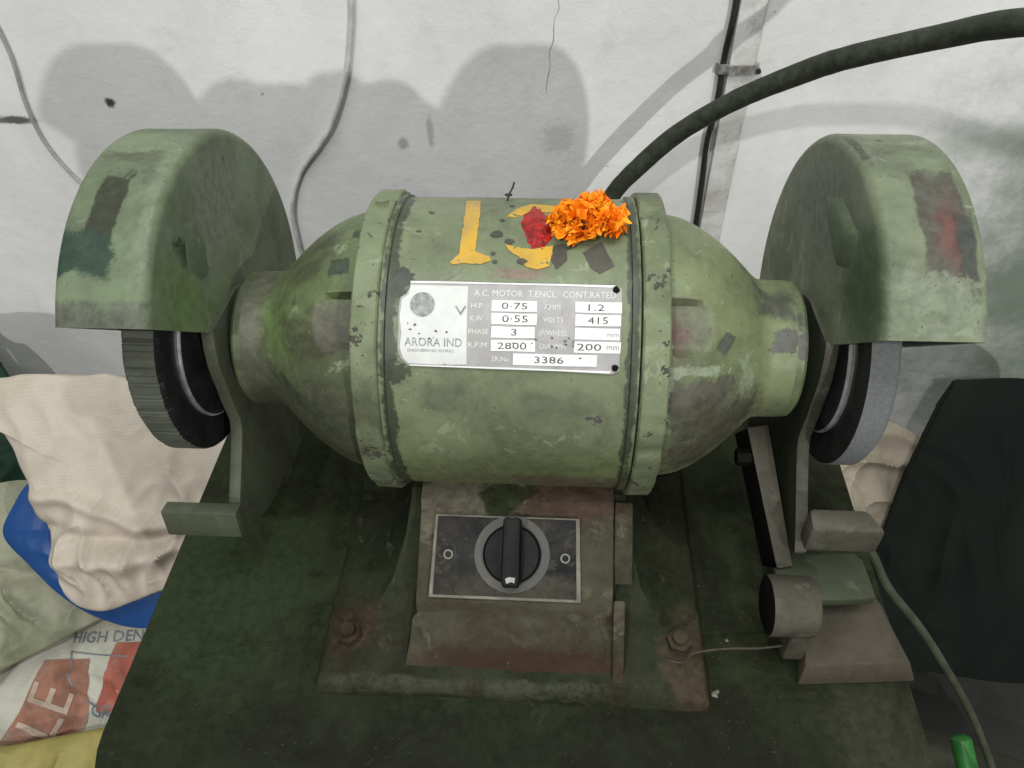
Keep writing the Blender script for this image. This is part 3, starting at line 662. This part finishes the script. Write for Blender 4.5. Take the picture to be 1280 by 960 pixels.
obj('painted_digit', cylpoly(tbot + [[.024, 85], [.022, 92], [.014, 92], [.016, 84], [.004, 80]][:0], -.0003, .00008), m_yel, G, label='yellow remains of the second painted figure')
obj('painted_digit', cylpoly(ttop, -.0003, .00008), m_yel, G)
d1_ = [[0.023, 77.7], [0.0289, 78.5], [0.0357, 77.8], [0.0303, 75.6], [0.0308, 71.8], [0.0252, 67.9], [0.0215, 71.7]]
d2_ = [[0.0397, 75.0], [0.0501, 79.9], [0.0535, 74.5], [0.057, 69.5], [0.049, 66.3], [0.0437, 68.7]]
for d in (d1_, d2_): obj('bare_patch', cylpoly(d, -.0003, .00006, jitter=.0003), m_pch, G)
for x, a, r in ((-.0092, 83.1, .0042), (-.002, 79.6, .0033), (.0059, 70.8, .0030), (-.0072, 91.1, .0018), (-.011, 74, .0016), (-.0095, 70.5, .0017), (-.0025, 103, .0018), (-.05, 96, .002), (-.055, 84, .0015)):
    b = bm_new(); prism(b, [(x+r*random.uniform(.7, 1.15)*math.cos(2*math.pi*q/9), r*random.uniform(.5, .8)*math.sin(2*math.pi*q/9)) for q in range(9)], (-.0003, .00012)); wrap(b, a, .0942); obj('bare_patch', b, m_pch, G)

# ------------------------------------------------------------------ things on the motor
# red vermilion paste
pst = [[0.0102, 105.4], [0.0148, 100.2], [0.0198, 93.8], [0.0214, 85.7], [0.0211, 80.7], [0.0177, 76.5], [0.0123, 76.4], [0.0085, 79.0], [0.0064, 83.8], [0.0041, 89.2], [0.0051, 94.7]]
s = NT('vermilion_paste'); P_ = s.n('ShaderNodeTexCoord').outputs['Object']
n1, _ = s.noise(P_, 170, 6, .7, .4); n2, _ = s.noise(P_, 420, 3, .6)
cc = s.mix(s.ramp(n1, .35, .62), (.13, .006, .005), (.40, .009, .007)); cc = s.mix(s.ramp(n2, .70, .75, 0, .35), cc, (.55, .28, .22))
s.l(cc, s.b.inputs['Base Color']); s.b.inputs['Roughness'].default_value = .33; s.b.inputs['Specular IOR Level'].default_value = .3
bp = s.n('ShaderNodeBump'); bp.inputs['Strength'].default_value = .6; bp.inputs['Distance'].default_value = .001; s.l(n1, bp.inputs['Height']); s.l(bp.outputs[0], s.b.inputs['Normal'])
bm = bm_new(); cx = sum(p[0] for p in pst)/len(pst); ca = sum(p[1] for p in pst)/len(pst)
N = 132; prev = None; rows = []
for q in range(25):
    t = q/24; row = []
    for k in range(N):
        f = k/N*len(pst); i = int(f); w = f-i; p, p2 = pst[i], pst[(i+1) % len(pst)]
        x = p[0]+(p2[0]-p[0])*w; a = p[1]+(p2[1]-p[1])*w
        rg = 1 + .16*noise.noise(Vector((math.cos(k/N*6.283)*3, math.sin(k/N*6.283)*3, 1)))
        x = cx+(x-cx)*max(t, .01)*rg; a = ca+(a-ca)*max(t, .01)*rg
        h = .0015*(1-t**2) + .0007*(1-t*t)*noise.noise(Vector((x*200, a*.3, 2))) + .0004*noise.noise(Vector((x*600, a*.9, 4))) - .00025
        r = .0942 + max(h, -.0003); row.append(bm.verts.new((x, -r*math.cos(R_(a)), r*math.sin(R_(a)))))
    rows.append(row)
for a, b in zip(rows, rows[1:]):
    for k in range(N): bm.faces.new((a[k], a[(k+1) % N], b[(k+1) % N], b[k]))
bm.faces.new(rows[0]); bmesh.ops.recalc_face_normals(bm, faces=bm.faces)
tag(obj('vermilion_smear', bm, s.m, None, True, (cx, 0, .0942), 80), 'smear of red vermilion paste on the motor beside the orange flower', 'paste')
# marigold
s = NT('marigold_petal'); tc = s.n('ShaderNodeTexCoord'); oi = s.n('ShaderNodeObjectInfo')
n1, _ = s.noise(tc.outputs['Object'], 260, 4, .6)
cc = s.mix(oi.outputs['Random'], (.88, .20, .004), (1.0, .40, .015)); cc = s.mix(s.ramp(n1, .5, .75, 0, .35), cc, (.70, .11, .003))
s.l(cc, s.b.inputs['Base Color']); s.b.inputs['Roughness'].default_value = .6; s.b.inputs['Specular IOR Level'].default_value = .25
s.b.inputs['Subsurface Weight'].default_value = .25; s.b.inputs['Subsurface Radius'].default_value = (.004, .0015, .0004)
m_pet = s.m
m_cal = plain('flower_heart', (.12, .035, .015), .8, 0, .4, 300)
fl = thing('marigold_flower', (.0415, -.0045, .0938), 'bright orange marigold head lying on top of the green motor', 'flower')
fo = ORI[fl.name]
pm = []
for q in range(5):
    rr = random.Random(q+40); L = rr.uniform(.0085, .0115); Wd = rr.uniform(.0075, .0105)
    vv, ff = [], []; nu, nv = 7, 5
    for i in range(nv):
        t = i/(nv-1)
        for j in range(nu):
            w = j/(nu-1)-.5
            prof = Wd*(.22+.78*t**.7)*(1 if t < .9 else .92)
            x = w*prof; z = L*t*(1-.25*abs(w)*2*t) + (rr.uniform(-.0009, .0009) if t > .7 else 0)
            y = .0026*t*math.sin(w*9.5+q)*t + .0032*(t**2) + rr.uniform(-.0003, .0003)
            vv.append((x, y, z))
    for i in range(nv-1):
        for j in range(nu-1): ff.append((i*nu+j, i*nu+j+1, (i+1)*nu+j+1, (i+1)*nu+j))
    me = bpy.data.meshes.new('petal'); me.from_pydata(vv, [], ff); me.materials.append(m_pet)
    me.polygons.foreach_set('use_smooth', [True]*len(me.polygons)); pm.append(me)
rf = random.Random(12)
lobes = [(Vector((-.0055, -.003, .005)), 1.24, 92), (Vector((.0105, -.001, .0045)), 1.06, 66), (Vector((.003, .009, .010)), .75, 24)]
for lc, ls, cnt in lobes:
    for k in range(cnt):
        f = (k+.5)/cnt; th = math.acos(1-1.08*f); ph = k*2.39996 + rf.uniform(-.25, .25)
        d = Vector((math.sin(th)*math.cos(ph), math.sin(th)*math.sin(ph), math.cos(th)*.75)).normalized()
        o = bpy.data.objects.new('petal', pm[rf.randrange(5)]); C.objects.link(o); o.parent = fl
        q = d.to_track_quat('Z', 'Y') @ Matrix.Rotation(rf.uniform(0, 6.28), 3, 'Z').to_quaternion() @ Matrix.Rotation(rf.uniform(-.35, .35), 3, 'X').to_quaternion()
        r0 = .0035*ls*(1+.5*f)
        o.location = lc + Vector((d.x*1.05, d.y, d.z*.75))*r0
        o.rotation_euler = q.to_euler(); sc = ls*rf.uniform(.72, 1.08)*(1 - .15*(1-f)); o.scale = (sc, sc, sc)
bm = bm_new(); bmesh.ops.create_icosphere(bm, subdivisions=2, radius=.0026, matrix=Matrix.Translation(fo+Vector((-.001, -.0105, .0085))))
obj('flower_heart', bm, m_cal, fl)
# sprig
bm = bm_new(); tube(bm, [(-.006, .030, .0900), (-.005, .034, .0925), (-.003, .036, .0955), (-.002, .037, .0985)], .0006, 6)
bmesh.ops.create_icosphere(bm, subdivisions=1, radius=.0016, matrix=Matrix.Translation((-.0055, .033, .0922)) @ Matrix.Diagonal((1.8, 1, .6, 1)))
tag(obj('dry_sprig', bm, plain('dry_twig', (.03, .035, .02), .8), None, True, (-.006, .03, .09)), 'tiny dark dry sprig standing on the crest of the motor', 'twig')

# ------------------------------------------------------------------ cables and wall fittings
m_cab = plain('black_rubber_cable', (.036, .043, .029), .65, 0, .5, 120, .6, dist=.001, dirt=(.07, .075, .055), dirt_amt=.5, spec=.25)
cp = [(0.062, .372, -.23), (0.072, .398, -.185), [0.0886, 0.415, -0.1393], [0.117, 0.4123, -0.0982], [0.155, 0.4045, -0.0535], [0.2024, 0.3808, -0.0066], [0.2505, 0.3519, 0.0328], [0.2795, 0.3212, 0.0602], [0.3337, 0.2748, 0.0965], [0.3664, 0.2295, 0.1235], (.43, .13, .165), (.52, -.02, .21)]
cp = [(.03, .11, -.10), (.035, .19, -.19), (.048, .30, -.245)] + cp
bm = bm_new(); tube(bm, spline(cp, 14), lambda t: .0101+.0003*noise.noise(Vector((t*60, 0, 0)))+.00025*math.sin(t*31), 24)
tag(obj('power_cable', bm, m_cab, None, True, (.03, .11, -.10)), 'thick dark rubber cable arching from behind the motor to the upper right', 'cable')
m_blkw = plain('black_wire', (.018, .018, .017), .5, 0, .3, 60)
m_bat = paint('limewashed_batten', (.62, .62, .60), dark=(.48, .47, .44), dirt=(.2, .18, .15), dirt_amt=.45, chip=(.2, .17, .13), chip_amt=.1, rough=.75, seed=41, spec=.2)
bm = bm_new(); prism(bm, [(.209, .470), (.2375, .472), (.2375, .483), (.209, .483)], (-.9, .9))
bt = tag(obj('wall_batten', bm, m_bat, None, True, (.222, WY, -.9), bevel=.002), 'narrow limewashed wooden batten running up the white wall', 'batten')
bm = bm_new(); wp = [(.2025+.0018*math.sin(i*1.1)+.0012*math.sin(i*2.7), .4745, -.9+i*.05) for i in range(37)]; tube(bm, spline(wp, 4), .0034, 10)
tag(obj('wall_wire', bm, m_blkw, None, True, (.2025, WY, -.9)), 'black wire running straight up the wall along the batten', 'wire')
bm = bm_new(); prism(bm, [(.195, .4765), (.199, .469), (.2065, .469), (.2095, .4655), (.2405, .4670), (.2425, .476), (.240, .4760), (.2385, .4690), (.2100, .4680), (.2075, .4715), (.1995, .4715), (.197, .4775)], (-.018, -.008))
cl = tag(obj('cable_clip', bm, plain('grimy_clip', (.30, .29, .27), .6, 0, .6, 120, .3, dirt=(.06, .05, .04), dirt_amt=.9), None, True, (.22, WY, -.013)), 'small grimy clip holding the black wire to the batten', 'clip')
bm = bm_new(); tube(bm, [(.2405, .468, -.013), (.2405, .4635, -.013)], .0028, 8); obj('nail', bm, m_blkw, cl)
m_gw = plain('painted_over_wire', (.62, .62, .60), .6, 0, .3, 30, .2, dirt=(.28, .27, .25), dirt_amt=.7)
w1 = [(-.196, .475, .12), (-.2, .475, .056), (-.211, .4755, .005), (-.222, .475, -.031), (-.245, .4745, -.08), (-.268, .475, -.111), (-.300, .4765, -.15), (-.320, .475, -.195), (-.325, .475, -.25), (-.322, .476, -.4)]
bm = bm_new(); tube(bm, spline(w1, 8), .0028, 10); tag(obj('wall_wire', bm, m_gw, None, True, (-.2, WY, 0)), 'pale painted-over wire curving down the wall between left guard and motor', 'wire')
w2 = [(-.61, .478, .12), (-.607, .477, .031), (-.608, .477, -.009), (-.617, .4765, -.062), (-.616, .477, -.114), (-.596, .477, -.165), (-.56, .477, -.22), (-.50, .477, -.28)]
bm = bm_new(); tube(bm, spline(w2, 8), .0024, 8); tag(obj('wall_wire', bm, plain('thin_grey_wire', (.36, .35, .35), .6, 0, .3, 30), None, True, (-.61, WY, 0)), 'thin grey wire curving down the wall at the far left', 'wire')

# ------------------------------------------------------------------ things on the table, right
m_blk2 = paint('rusty_block', (.060, .050, .034), dark=(.032, .028, .019), dirt=(.04, .022, .016), dirt_amt=.5, chip=(.09, .08, .06), chip_amt=.12, rough=.75, seed=51, bump=.5)
bm = bm_new()
lo = [(.187, -.1595), (.264, -.1535), (.258, -.098), (.197, -.100)]; hi = [(.1885, -.155), (.2555, -.150), (.2455, -.103), (.1985, -.105)]
a = [bm.verts.new((x, y, TZ+.0005)) for x, y in lo]; b = [bm.verts.new((x, y, TZ+.020)) for x, y in hi]
for i in range(4): bm.faces.new((a[i], a[(i+1) % 4], b[(i+1) % 4], b[i]))
bm.faces.new(b); bm.faces.new(a[::-1]); bmesh.ops.recalc_face_normals(bm, faces=bm.faces)
tag(obj('packing_block', bm, m_blk2, None, True, (.225, -.13, TZ), bevel=.002), 'dusty brown metal block on the stand below the right tool rest', 'block')
m_twine = plain('binding_wire', (.05, .042, .028), .6, .2, .4, 100)
bm = bm_new(); wpts = [(.100, -.1535, -.1275), (.104, -.1570, -.1265), (.1115, -.1575, -.1265), (.119, -.151, -.127), (.14, -.147, -.127), (.162, -.147, -.124), (.183, -.145, -.1185), (.196, -.140, -.112)]
tube(bm, spline(wpts, 6), .0009, 6); tag(obj('binding_wire', bm, m_twine, None, True, (.11, -.15, TZ)), 'thin bent wire stretched from the right foot bolt to the brown block', 'wire')
m_tc = plain('green_thin_cable', (.055, .064, .040), .5, 0, .3, 40)
tcb = [(.225, -.03, -.146), (.25, -.036, -.147), (.2710, -.0431, -.1685), (.2946, -.0499, -.2079), (.3354, -.0556, -.2591), (.3805, -.0614, -.3248), (.425, -.0705, -.3937), (.4683, -.0885, -.4714), (.50, -.11, -.54), (.54, -.14, -.66)]
bm = bm_new(); tube(bm, spline(tcb, 8), .0036, 12); tag(obj('thin_cable', bm, m_tc, None, True, (.225, -.03, -.146)), 'thin green cable hanging over the right edge of the stand', 'cable')
m_cr = plain('metal_crumb', (.17, .165, .13), .5, .3, .3, 200)
rc = random.Random(5)
for x, y, r, lb in ((.1337, -.1676, .0019, 'pale metal crumb on the stand beside the right front of the base'), (.1465, -.130, .0011, 'tiny metal crumb on the stand under the binding wire'), (.1355, -.1655, .0011, 'smaller crumb touching the pale crumb beside the base')):
    bm = bm_new(); bmesh.ops.create_icosphere(bm, subdivisions=2, radius=r)
    for v in bm.verts: v.co = Vector((v.co.x*1.2, v.co.y, v.co.z*.6))*(1+.6*noise.noise(v.co*900)) + Vector((x, y, TZ+.0008))
    tag(obj('metal_crumb', bm, m_cr, None, False, (x, y, TZ)), lb, 'crumb', 'metal crumbs on the stand')

rd = random.Random(21); bm = bm_new()
for k in range(700):
    x = rd.choice([rd.gauss(.14, .035), rd.uniform(-.24, .25), rd.gauss(-.14, .05)]); y = rd.choice([rd.gauss(-.155, .03), rd.uniform(-.25, .1)])
    if not (-.245 < x < .252 and -.25 < y < .18) or (-.126 < x < .131 and -.181 < y < .115): continue
    r = rd.uniform(.00025, .0008); c_ = Vector((x, y, TZ + r*.35)); a = rd.uniform(0, 6.28)
    q = [bm.verts.new(c_ + Vector((math.cos(a+t)*r*rd.uniform(.5, 1.2), math.sin(a+t)*r*rd.uniform(.5, 1.2), -r*.3))) for t in (0, 2.1, 4.2)]; ap = bm.verts.new(c_ + Vector((0, 0, r*.6)))
    for i in range(3): bm.faces.new((q[i], q[(i+1) % 3], ap))
dust = tag(obj('metal_dust', bm, plain('grinding_dust', (.10, .095, .075), .6, .1, .5, 500), None, False, (0, 0, TZ)), 'fine gritty grinding dust scattered over the dark stand', 'dust', kind='stuff')
# ------------------------------------------------------------------ sacks and bags around the stand
def catmull_closed(pts, n):
    P = [Vector(p) for p in pts]; m = len(P); out = []
    for i in range(m):
        p0, p1, p2, p3 = P[i-1], P[i], P[(i+1) % m], P[(i+2) % m]
        for k in range(n):
            t = k/n; out.append(.5*((2*p1)+(p2-p0)*t+(2*p0-5*p1+4*p2-p3)*t*t+(3*p1-p0-3*p2+p3)*t**3))
    return out
def sack(name, pts, H, D, wr, mat, label, cat, seed=0, fold=(1, 1), fs=9., group=None, rim=.0, w3=.3, low=0., extra=None):
    b = catmull_closed(pts, 11); c = sum(b, Vector())/len(b)
    n = Vector()
    for i in range(len(b)): n += (b[i]-c).cross(b[(i+1) % len(b)]-c)
    n.normalize()
    if n.z < 0: n = -n
    e1 = Vector((1, 0, 0)); e1 = (e1 - n*e1.dot(n)).normalized(); e2 = n.cross(e1)
    bm = bm_new(); N = len(b); Q = 64
    front, back = [], []
    for q in range(Q+1):
        t = max(q/Q, .004); r1, r2 = [], []
        for p in b:
            d = (p-c)*t; u, v = d.dot(e1), d.dot(e2)
            w1_ = noise.noise(Vector((u*fs*fold[0]+seed, v*fs*fold[1], seed)))
            w2_ = 1-2*abs(noise.noise(Vector((u*fs*1.7*fold[1]+w1_*1.5, v*fs*1.7*fold[0]+seed*2, seed+5))))
            w2_ = (2*max(0, min(1, .5+.5*w2_))**2.6-.6)
            w3_ = 1-2*abs(noise.noise(Vector((u*fs*4+seed, v*fs*3.1+w1_*2, seed+8))))
            wv = wr*(w1_*1.1 + w2_*.7 + w3_*w3)*(1 if not low else max(.25, min(1.6, .7 - v*low)))
            ed = (1-t**6)
            h = H*max(0, 1-t**2.2)**.6 + wv*(.2+.8*ed) + (extra(u, v) if extra else 0)
            r1.append(bm.verts.new(c+d+n*h + (d.normalized()*rim*noise.noise(Vector((u*30, v*30, seed))) if t > .9 else Vector())))
        front.append(r1)
    for q in range(9):
        t = 1-q/8*.999; r2 = []
        for p in b:
            d = (p-c)*t; r2.append(bm.verts.new(c+d*(1-.12*(q > 0)) - n*D*max(0, 1-t**3)**.5 - n*.004))
        back.append(r2)
    rows = front+back
    for a, bb in zip(rows, rows[1:]):
        for k in range(N): bm.faces.new((a[k], a[(k+1) % N], bb[(k+1) % N], bb[k]))
    bm.faces.new(front[0]); bm.faces.new(back[-1])
    bmesh.ops.recalc_face_normals(bm, faces=bm.faces)
    bv = BVHTree.FromBMesh(bm)
    o = obj(name, bm, mat, None, True, c - n*D, 60)
    tag(o, label, cat, group)
    return o, bv, c, n, e1, e2
def weave(name, col, rough=.6, dirt=(.3, .27, .2), da=.5, trans=0., patches=(), thread=1.):
    s = NT(name); P = s.n('ShaderNodeTexCoord').outputs['Object']
    n1, _ = s.noise(P, 7, 6, .65, .5); n2, _ = s.noise(P, 40, 6, .7)
    wx = s.n('ShaderNodeTexWave'); s.l(P, wx.inputs[0]); wx.inputs['Scale'].default_value = 105; wx.bands_direction = 'X'; wx.inputs['Distortion'].default_value = .6
    wz = s.n('ShaderNodeTexWave'); s.l(P, wz.inputs[0]); wz.inputs['Scale'].default_value = 105; wz.bands_direction = 'Z'; wz.inputs['Distortion'].default_value = .6
    c = s.mix(s.ramp(n1, .4, .75, 0, da), col, dirt)
    c = s.mix(s.ramp(n2, .45, .75, 0, .25), c, tuple(v*.6 for v in col))
    thr = s.math('MULTIPLY', s.math('ADD', wx.outputs[1], wz.outputs[1]), .5)
    c = s.mix(s.math('MULTIPLY', thr, .22*thread), c, tuple(v*.55 for v in col))
    for p in patches:
        mk = s.patch(P, P, p['c'], p['h'], p.get('rot', (0, 0, 0)), p.get('rough', .3), 12, p.get('soft', .3), p.get('round', False))
        c = s.mix(s.math('MULTIPLY', mk, p.get('a', 1)), c, p['col'])
    s.l(c, s.b.inputs['Base Color']); s.b.inputs['Roughness'].default_value = rough; s.b.inputs['Specular IOR Level'].default_value = .3
    bp = s.n('ShaderNodeBump'); bp.inputs['Strength'].default_value = .25; bp.inputs['Distance'].default_value = .0012
    s.l(s.math('ADD', s.math('MULTIPLY', thr, -.7*thread), s.math('MULTIPLY', n2, 2.5)), bp.inputs['Height']); s.l(bp.outputs[0], s.b.inputs['Normal'])
    return s.m
beige = [[-0.721, 0.255, -0.317], [-0.666, 0.266, -0.318], [-0.609, 0.276, -0.32], [-0.543, 0.283, -0.327], [-0.475, 0.287, -0.337], [-0.377, 0.29, -0.357], [-0.297, 0.279, -0.387], [-0.277, 0.225, -0.453], [-0.317, 0.151, -0.528], [-0.377, 0.116, -0.554], [-0.462, 0.108, -0.543], [-0.507, 0.097, -0.547], [-0.554, 0.081, -0.554], [-0.594, 0.092, -0.532], [-0.602, 0.112, -0.508], [-0.611, 0.141, -0.473], [-0.626, 0.164, -0.443], [-0.64, 0.19, -0.41], [-0.676, 0.233, -0.353], [-0.731, 0.24, -0.333]]
sack('woven_sack', beige, .014, .10, .013, weave('beige_sack_cloth', (.49, .43, .355), dirt=(.34, .29, .22)), 'crumpled beige woven sack leaning under the left grinding wheel', 'sack', 1.3, (.5, 1.8), 8, rim=.006, w3=.3, low=5.,
     extra=lambda u, v: .012*math.exp(-((v+.030+.022*math.sin(u*13+.4)+.006*math.sin(u*41))/.011)**2) - .010*math.exp(-((v+.056+.018*math.sin(u*12+1))/.010)**2) + .016*math.exp(-((v+.086+.014*math.sin(u*16+2)+.004*math.sin(u*55))/.013)**2)
         + .006*math.exp(-((u+.20+.3*v)/.012)**2) - .006*math.exp(-((u+.165+.35*v)/.012)**2))
blue = [[-0.658, 0.209, -0.451], [-0.619, 0.221, -0.447], [-0.497, 0.212, -0.482], [-0.361, 0.166, -0.557], [-0.39, 0.109, -0.607], [-0.503, 0.086, -0.606], [-0.564, 0.088, -0.592], [-0.615, 0.103, -0.566], [-0.66, 0.13, -0.529], [-0.691, 0.154, -0.498], [-0.679, 0.184, -0.471]]
sack('plastic_bag', blue, .006, .08, .005, weave('blue_plastic', (.012, .055, .19), .4, (.02, .06, .15), .3, thread=.15), 'bright blue plastic bag showing below the beige sack', 'bag', 4.1)
green = [[-0.836, 0.208, -0.532], [-0.722, 0.254, -0.512], [-0.651, 0.224, -0.543], [-0.576, 0.159, -0.601], [-0.545, 0.125, -0.63], [-0.585, 0.115, -0.632], [-0.63, 0.092, -0.642], [-0.70, 0.055, -0.66], [-0.8, 0.02, -0.68], [-0.883, 0.1, -0.607]]
sack('woven_sack', green, .008, .14, .012, weave('greenish_sack_cloth', (.27, .27, .19), dirt=(.07, .10, .04), da=.95), 'dirty greenish sack slumped left of the blue plastic bag', 'sack', 6.6, (1, 1.4), 10)
prt = [[-0.851, 0.106, -0.71], [-0.715, 0.142, -0.694], [-0.587, 0.159, -0.691], [-0.431, 0.158, -0.701], [-0.35, 0.078, -0.759], [-0.409, -0.016, -0.817], [-0.52, -0.044, -0.829], [-0.68, -0.049, -0.823], [-0.843, -0.04, -0.807], [-0.905, 0.028, -0.758]]
po, pbv, pc_, pn, pe1, pe2 = sack('printed_sack', prt, .025, .10, .010, weave('white_sack_cloth', (.46, .45, .38), dirt=(.27, .27, .19), da=.8), 'white printed sack with red letters lying on the floor at bottom left', 'sack', 8.2, (1, 1.2), 8)
def drape(bm, u0, v0, rot, mat, name):
    cs, sn_ = math.cos(rot), math.sin(rot)
    bmesh.ops.triangulate(bm, faces=bm.faces)
    for _ in range(4):
        es = [e for e in bm.edges if e.calc_length() > .008]
        if not es: break
        bmesh.ops.subdivide_edges(bm, edges=es, cuts=1); bmesh.ops.triangulate(bm, faces=bm.faces)
    for v in bm.verts:
        x, y = v.co.x*cs - v.co.y*sn_ + u0, v.co.x*sn_ + v.co.y*cs + v0
        p = pc_ + pe1*x + pe2*y + pn*.2
        hit, nrm, _i, _d = pbv.ray_cast(p, -pn)
        v.co = (hit if hit else p-pn*.2) + pn*.0015
    return obj(name, bm, mat, po, True)
m_red = plain('red_print', (.36, .10, .065), .7, 0, .4, 30, dirt=(.36, .33, .27), dirt_amt=.6); m_rb = plain('brown_print', (.28, .13, .085), .7, 0, .4, 30, dirt=(.34, .31, .25), dirt_amt=.7); m_bl = plain('blue_print', (.17, .21, .25), .6, 0, .4, 90)
def uv_of(p): d = Vector(p)-pc_; return d.dot(pe1), d.dot(pe2)
u, v = uv_of((-.591, .130, -.710)); drape(text_bm('HIGH DENSITY', .021, 0, 0, 0), u+.0, v-.004, .06, m_bl, 'printed_words')
bm = bm_new(); prism(bm, [(-.028, -.052), (.06, -.052), (.07, .045), (-.012, .042)], (0, .0001)); bmesh.ops.delete(bm, geom=[f for f in bm.faces if f.normal.z < .5], context='FACES')
u, v = uv_of((-.585, .085, -.740)); drape(bm, u, v, .0, m_red, 'printed_block')
bm = bm_new(); prism(bm, [(-.068, -.075), (.052, -.070), (.066, -.01), (.060, .075), (-.005, .070), (-.03, .0)], (0, .0001)); bmesh.ops.delete(bm, geom=[f for f in bm.faces if f.normal.z < .5], context='FACES')
u, v = uv_of((-.688, .036, -.766)); drape(bm, u, v, .0, m_rb, 'printed_block')
m_lt = plain('pale_letter_print', (.40, .31, .24), .6, 0, .3, 60)
drape(text_bm('LE', .085, 0, 0, 0, sx=.9), u+.008, v+.0, 1.25, m_lt, 'printed_letters').location += pn*.0012
u, v = uv_of((-.609, .040, -.768)); drape(text_bm('GRADE', .026, 0, 0, 0), u+.03, v, -.05, m_bl, 'printed_words')
bm = bm_new(); prism(bm, [(-.050, .062), (.08, .055), (.08, .0535), (-.047, .060), (-.044, .03), (-.026, .0), (.03, -.028), (.08, -.03), (.08, -.032), (.028, -.030), (-.028, -.002), (-.047, .029)], (0, .0001)); bmesh.ops.delete(bm, geom=[f for f in bm.faces if f.normal.z < .5], context='FACES')
drape(bm, u, v+.02, 0, m_bl, 'printed_outline')
yel = [[-0.788, -0.041, -0.751], [-0.702, -0.024, -0.744], [-0.615, -0.006, -0.736], [-0.506, 0.013, -0.728], [-0.389, -0.01, -0.738], [-0.368, -0.122, -0.787], [-0.551, -0.164, -0.806], [-0.775, -0.14, -0.795]]
sack('plastic_bag', yel, .012, .10, .010, weave('yellow_plastic', (.30, .26, .08), .5, (.25, .2, .07), .5), 'yellow plastic bag at the bottom left in front of the printed sack', 'bag', 11.)
cream = [[0.312, 0.37, -0.47], [0.392, 0.375, -0.452], [0.48, 0.37, -0.455], [0.56, 0.33, -0.49], [0.585, 0.25, -0.56], [0.55, 0.18, -0.63], [0.40, 0.165, -0.66], [0.296, 0.22, -0.62], [0.283, 0.32, -0.52]]
sack('woven_sack', cream, .012, .07, .012, weave('cream_sack_cloth', (.36, .31, .24), dirt=(.19, .17, .11), da=.85), 'cream sack standing behind the right tool rest against the wall', 'sack', 13., (1.4, .8), 10)
black = [[0.532, 0.336, -0.35], [0.548, 0.335, -0.347], [0.615, 0.326, -0.335], [0.691, 0.302, -0.341], [0.78, 0.25, -0.40], [0.80, 0.14, -0.54], [0.77, 0.085, -0.60], [0.651, 0.075, -0.63], [0.56, 0.085, -0.64], [0.475, 0.105, -0.635], [0.447, 0.165, -0.575], [0.462, 0.215, -0.515], [0.485, 0.262, -0.45], [0.512, 0.305, -0.39], [0.528, 0.330, -0.357]]
m_bs = weave('black_tarpaulin', (.0038, .0062, .0046), .75, (.0075, .0115, .0065), .8, thread=.15)
m_bs.node_tree.nodes['Principled BSDF'].inputs['Specular IOR Level'].default_value = .12
sack('tarpaulin_bundle', black, .003, .16, .007, m_bs, 'black tarpaulin bundle slumped against the wall at right', 'tarpaulin', 15., (.7, 1.3), 5.5, w3=.12)
dkg = [[-0.889, 0.437, -0.317], [-0.836, 0.416, -0.389], [-0.81, 0.414, -0.403], [-0.791, 0.397, -0.452], [-0.766, 0.364, -0.532], [-0.781, 0.321, -0.643], [-0.86, 0.265, -0.7], [-0.969, 0.263, -0.66], [-0.982, 0.352, -0.48]]
sack('cloth_bundle', dkg, .01, .03, .008, weave('dark_green_cloth', (.012, .040, .024), .7, (.01, .015, .012), .7), 'dark green cloth bundle behind the beige sack at the far left', 'cloth', 17.)
# low heap of dark rags on the floor, right corner, and a green cap on it
rag_ = [(.30, .12, -.84), (.45, .10, -.80), (.62, .06, -.79), (.78, -.02, -.80), (.80, -.2, -.87), (.62, -.28, -.90), (.42, -.26, -.90), (.30, -.1, -.88)]
sack('rag_heap', rag_, .05, .05, .02, weave('grimy_rag', (.045, .045, .028), .8, (.02, .022, .015), .8), 'heap of dark grimy rags on the floor below the thin cable', 'rags', 19., (1, 1), 8)
bm = bm_new(); a, b = Vector((.4655, -.045, -.505)), Vector((.4775, -.105, -.545))
tube(bm, [a, a.lerp(b, .04), a.lerp(b, .1), a.lerp(b, .6), b], lambda t: .006 if t < .1 else .0105, 16)
tag(obj('cable_sleeve', bm, plain('bright_green_plastic', (.03, .15, .03), .35, 0, .25, 40), None, True, tuple(b)), 'bright green plastic sleeve beside the thin cable at bottom right', 'sleeve')

scene.render.engine = 'CYCLES'
scene.cycles.max_bounces = 6; scene.cycles.diffuse_bounces = 4; scene.cycles.glossy_bounces = 2
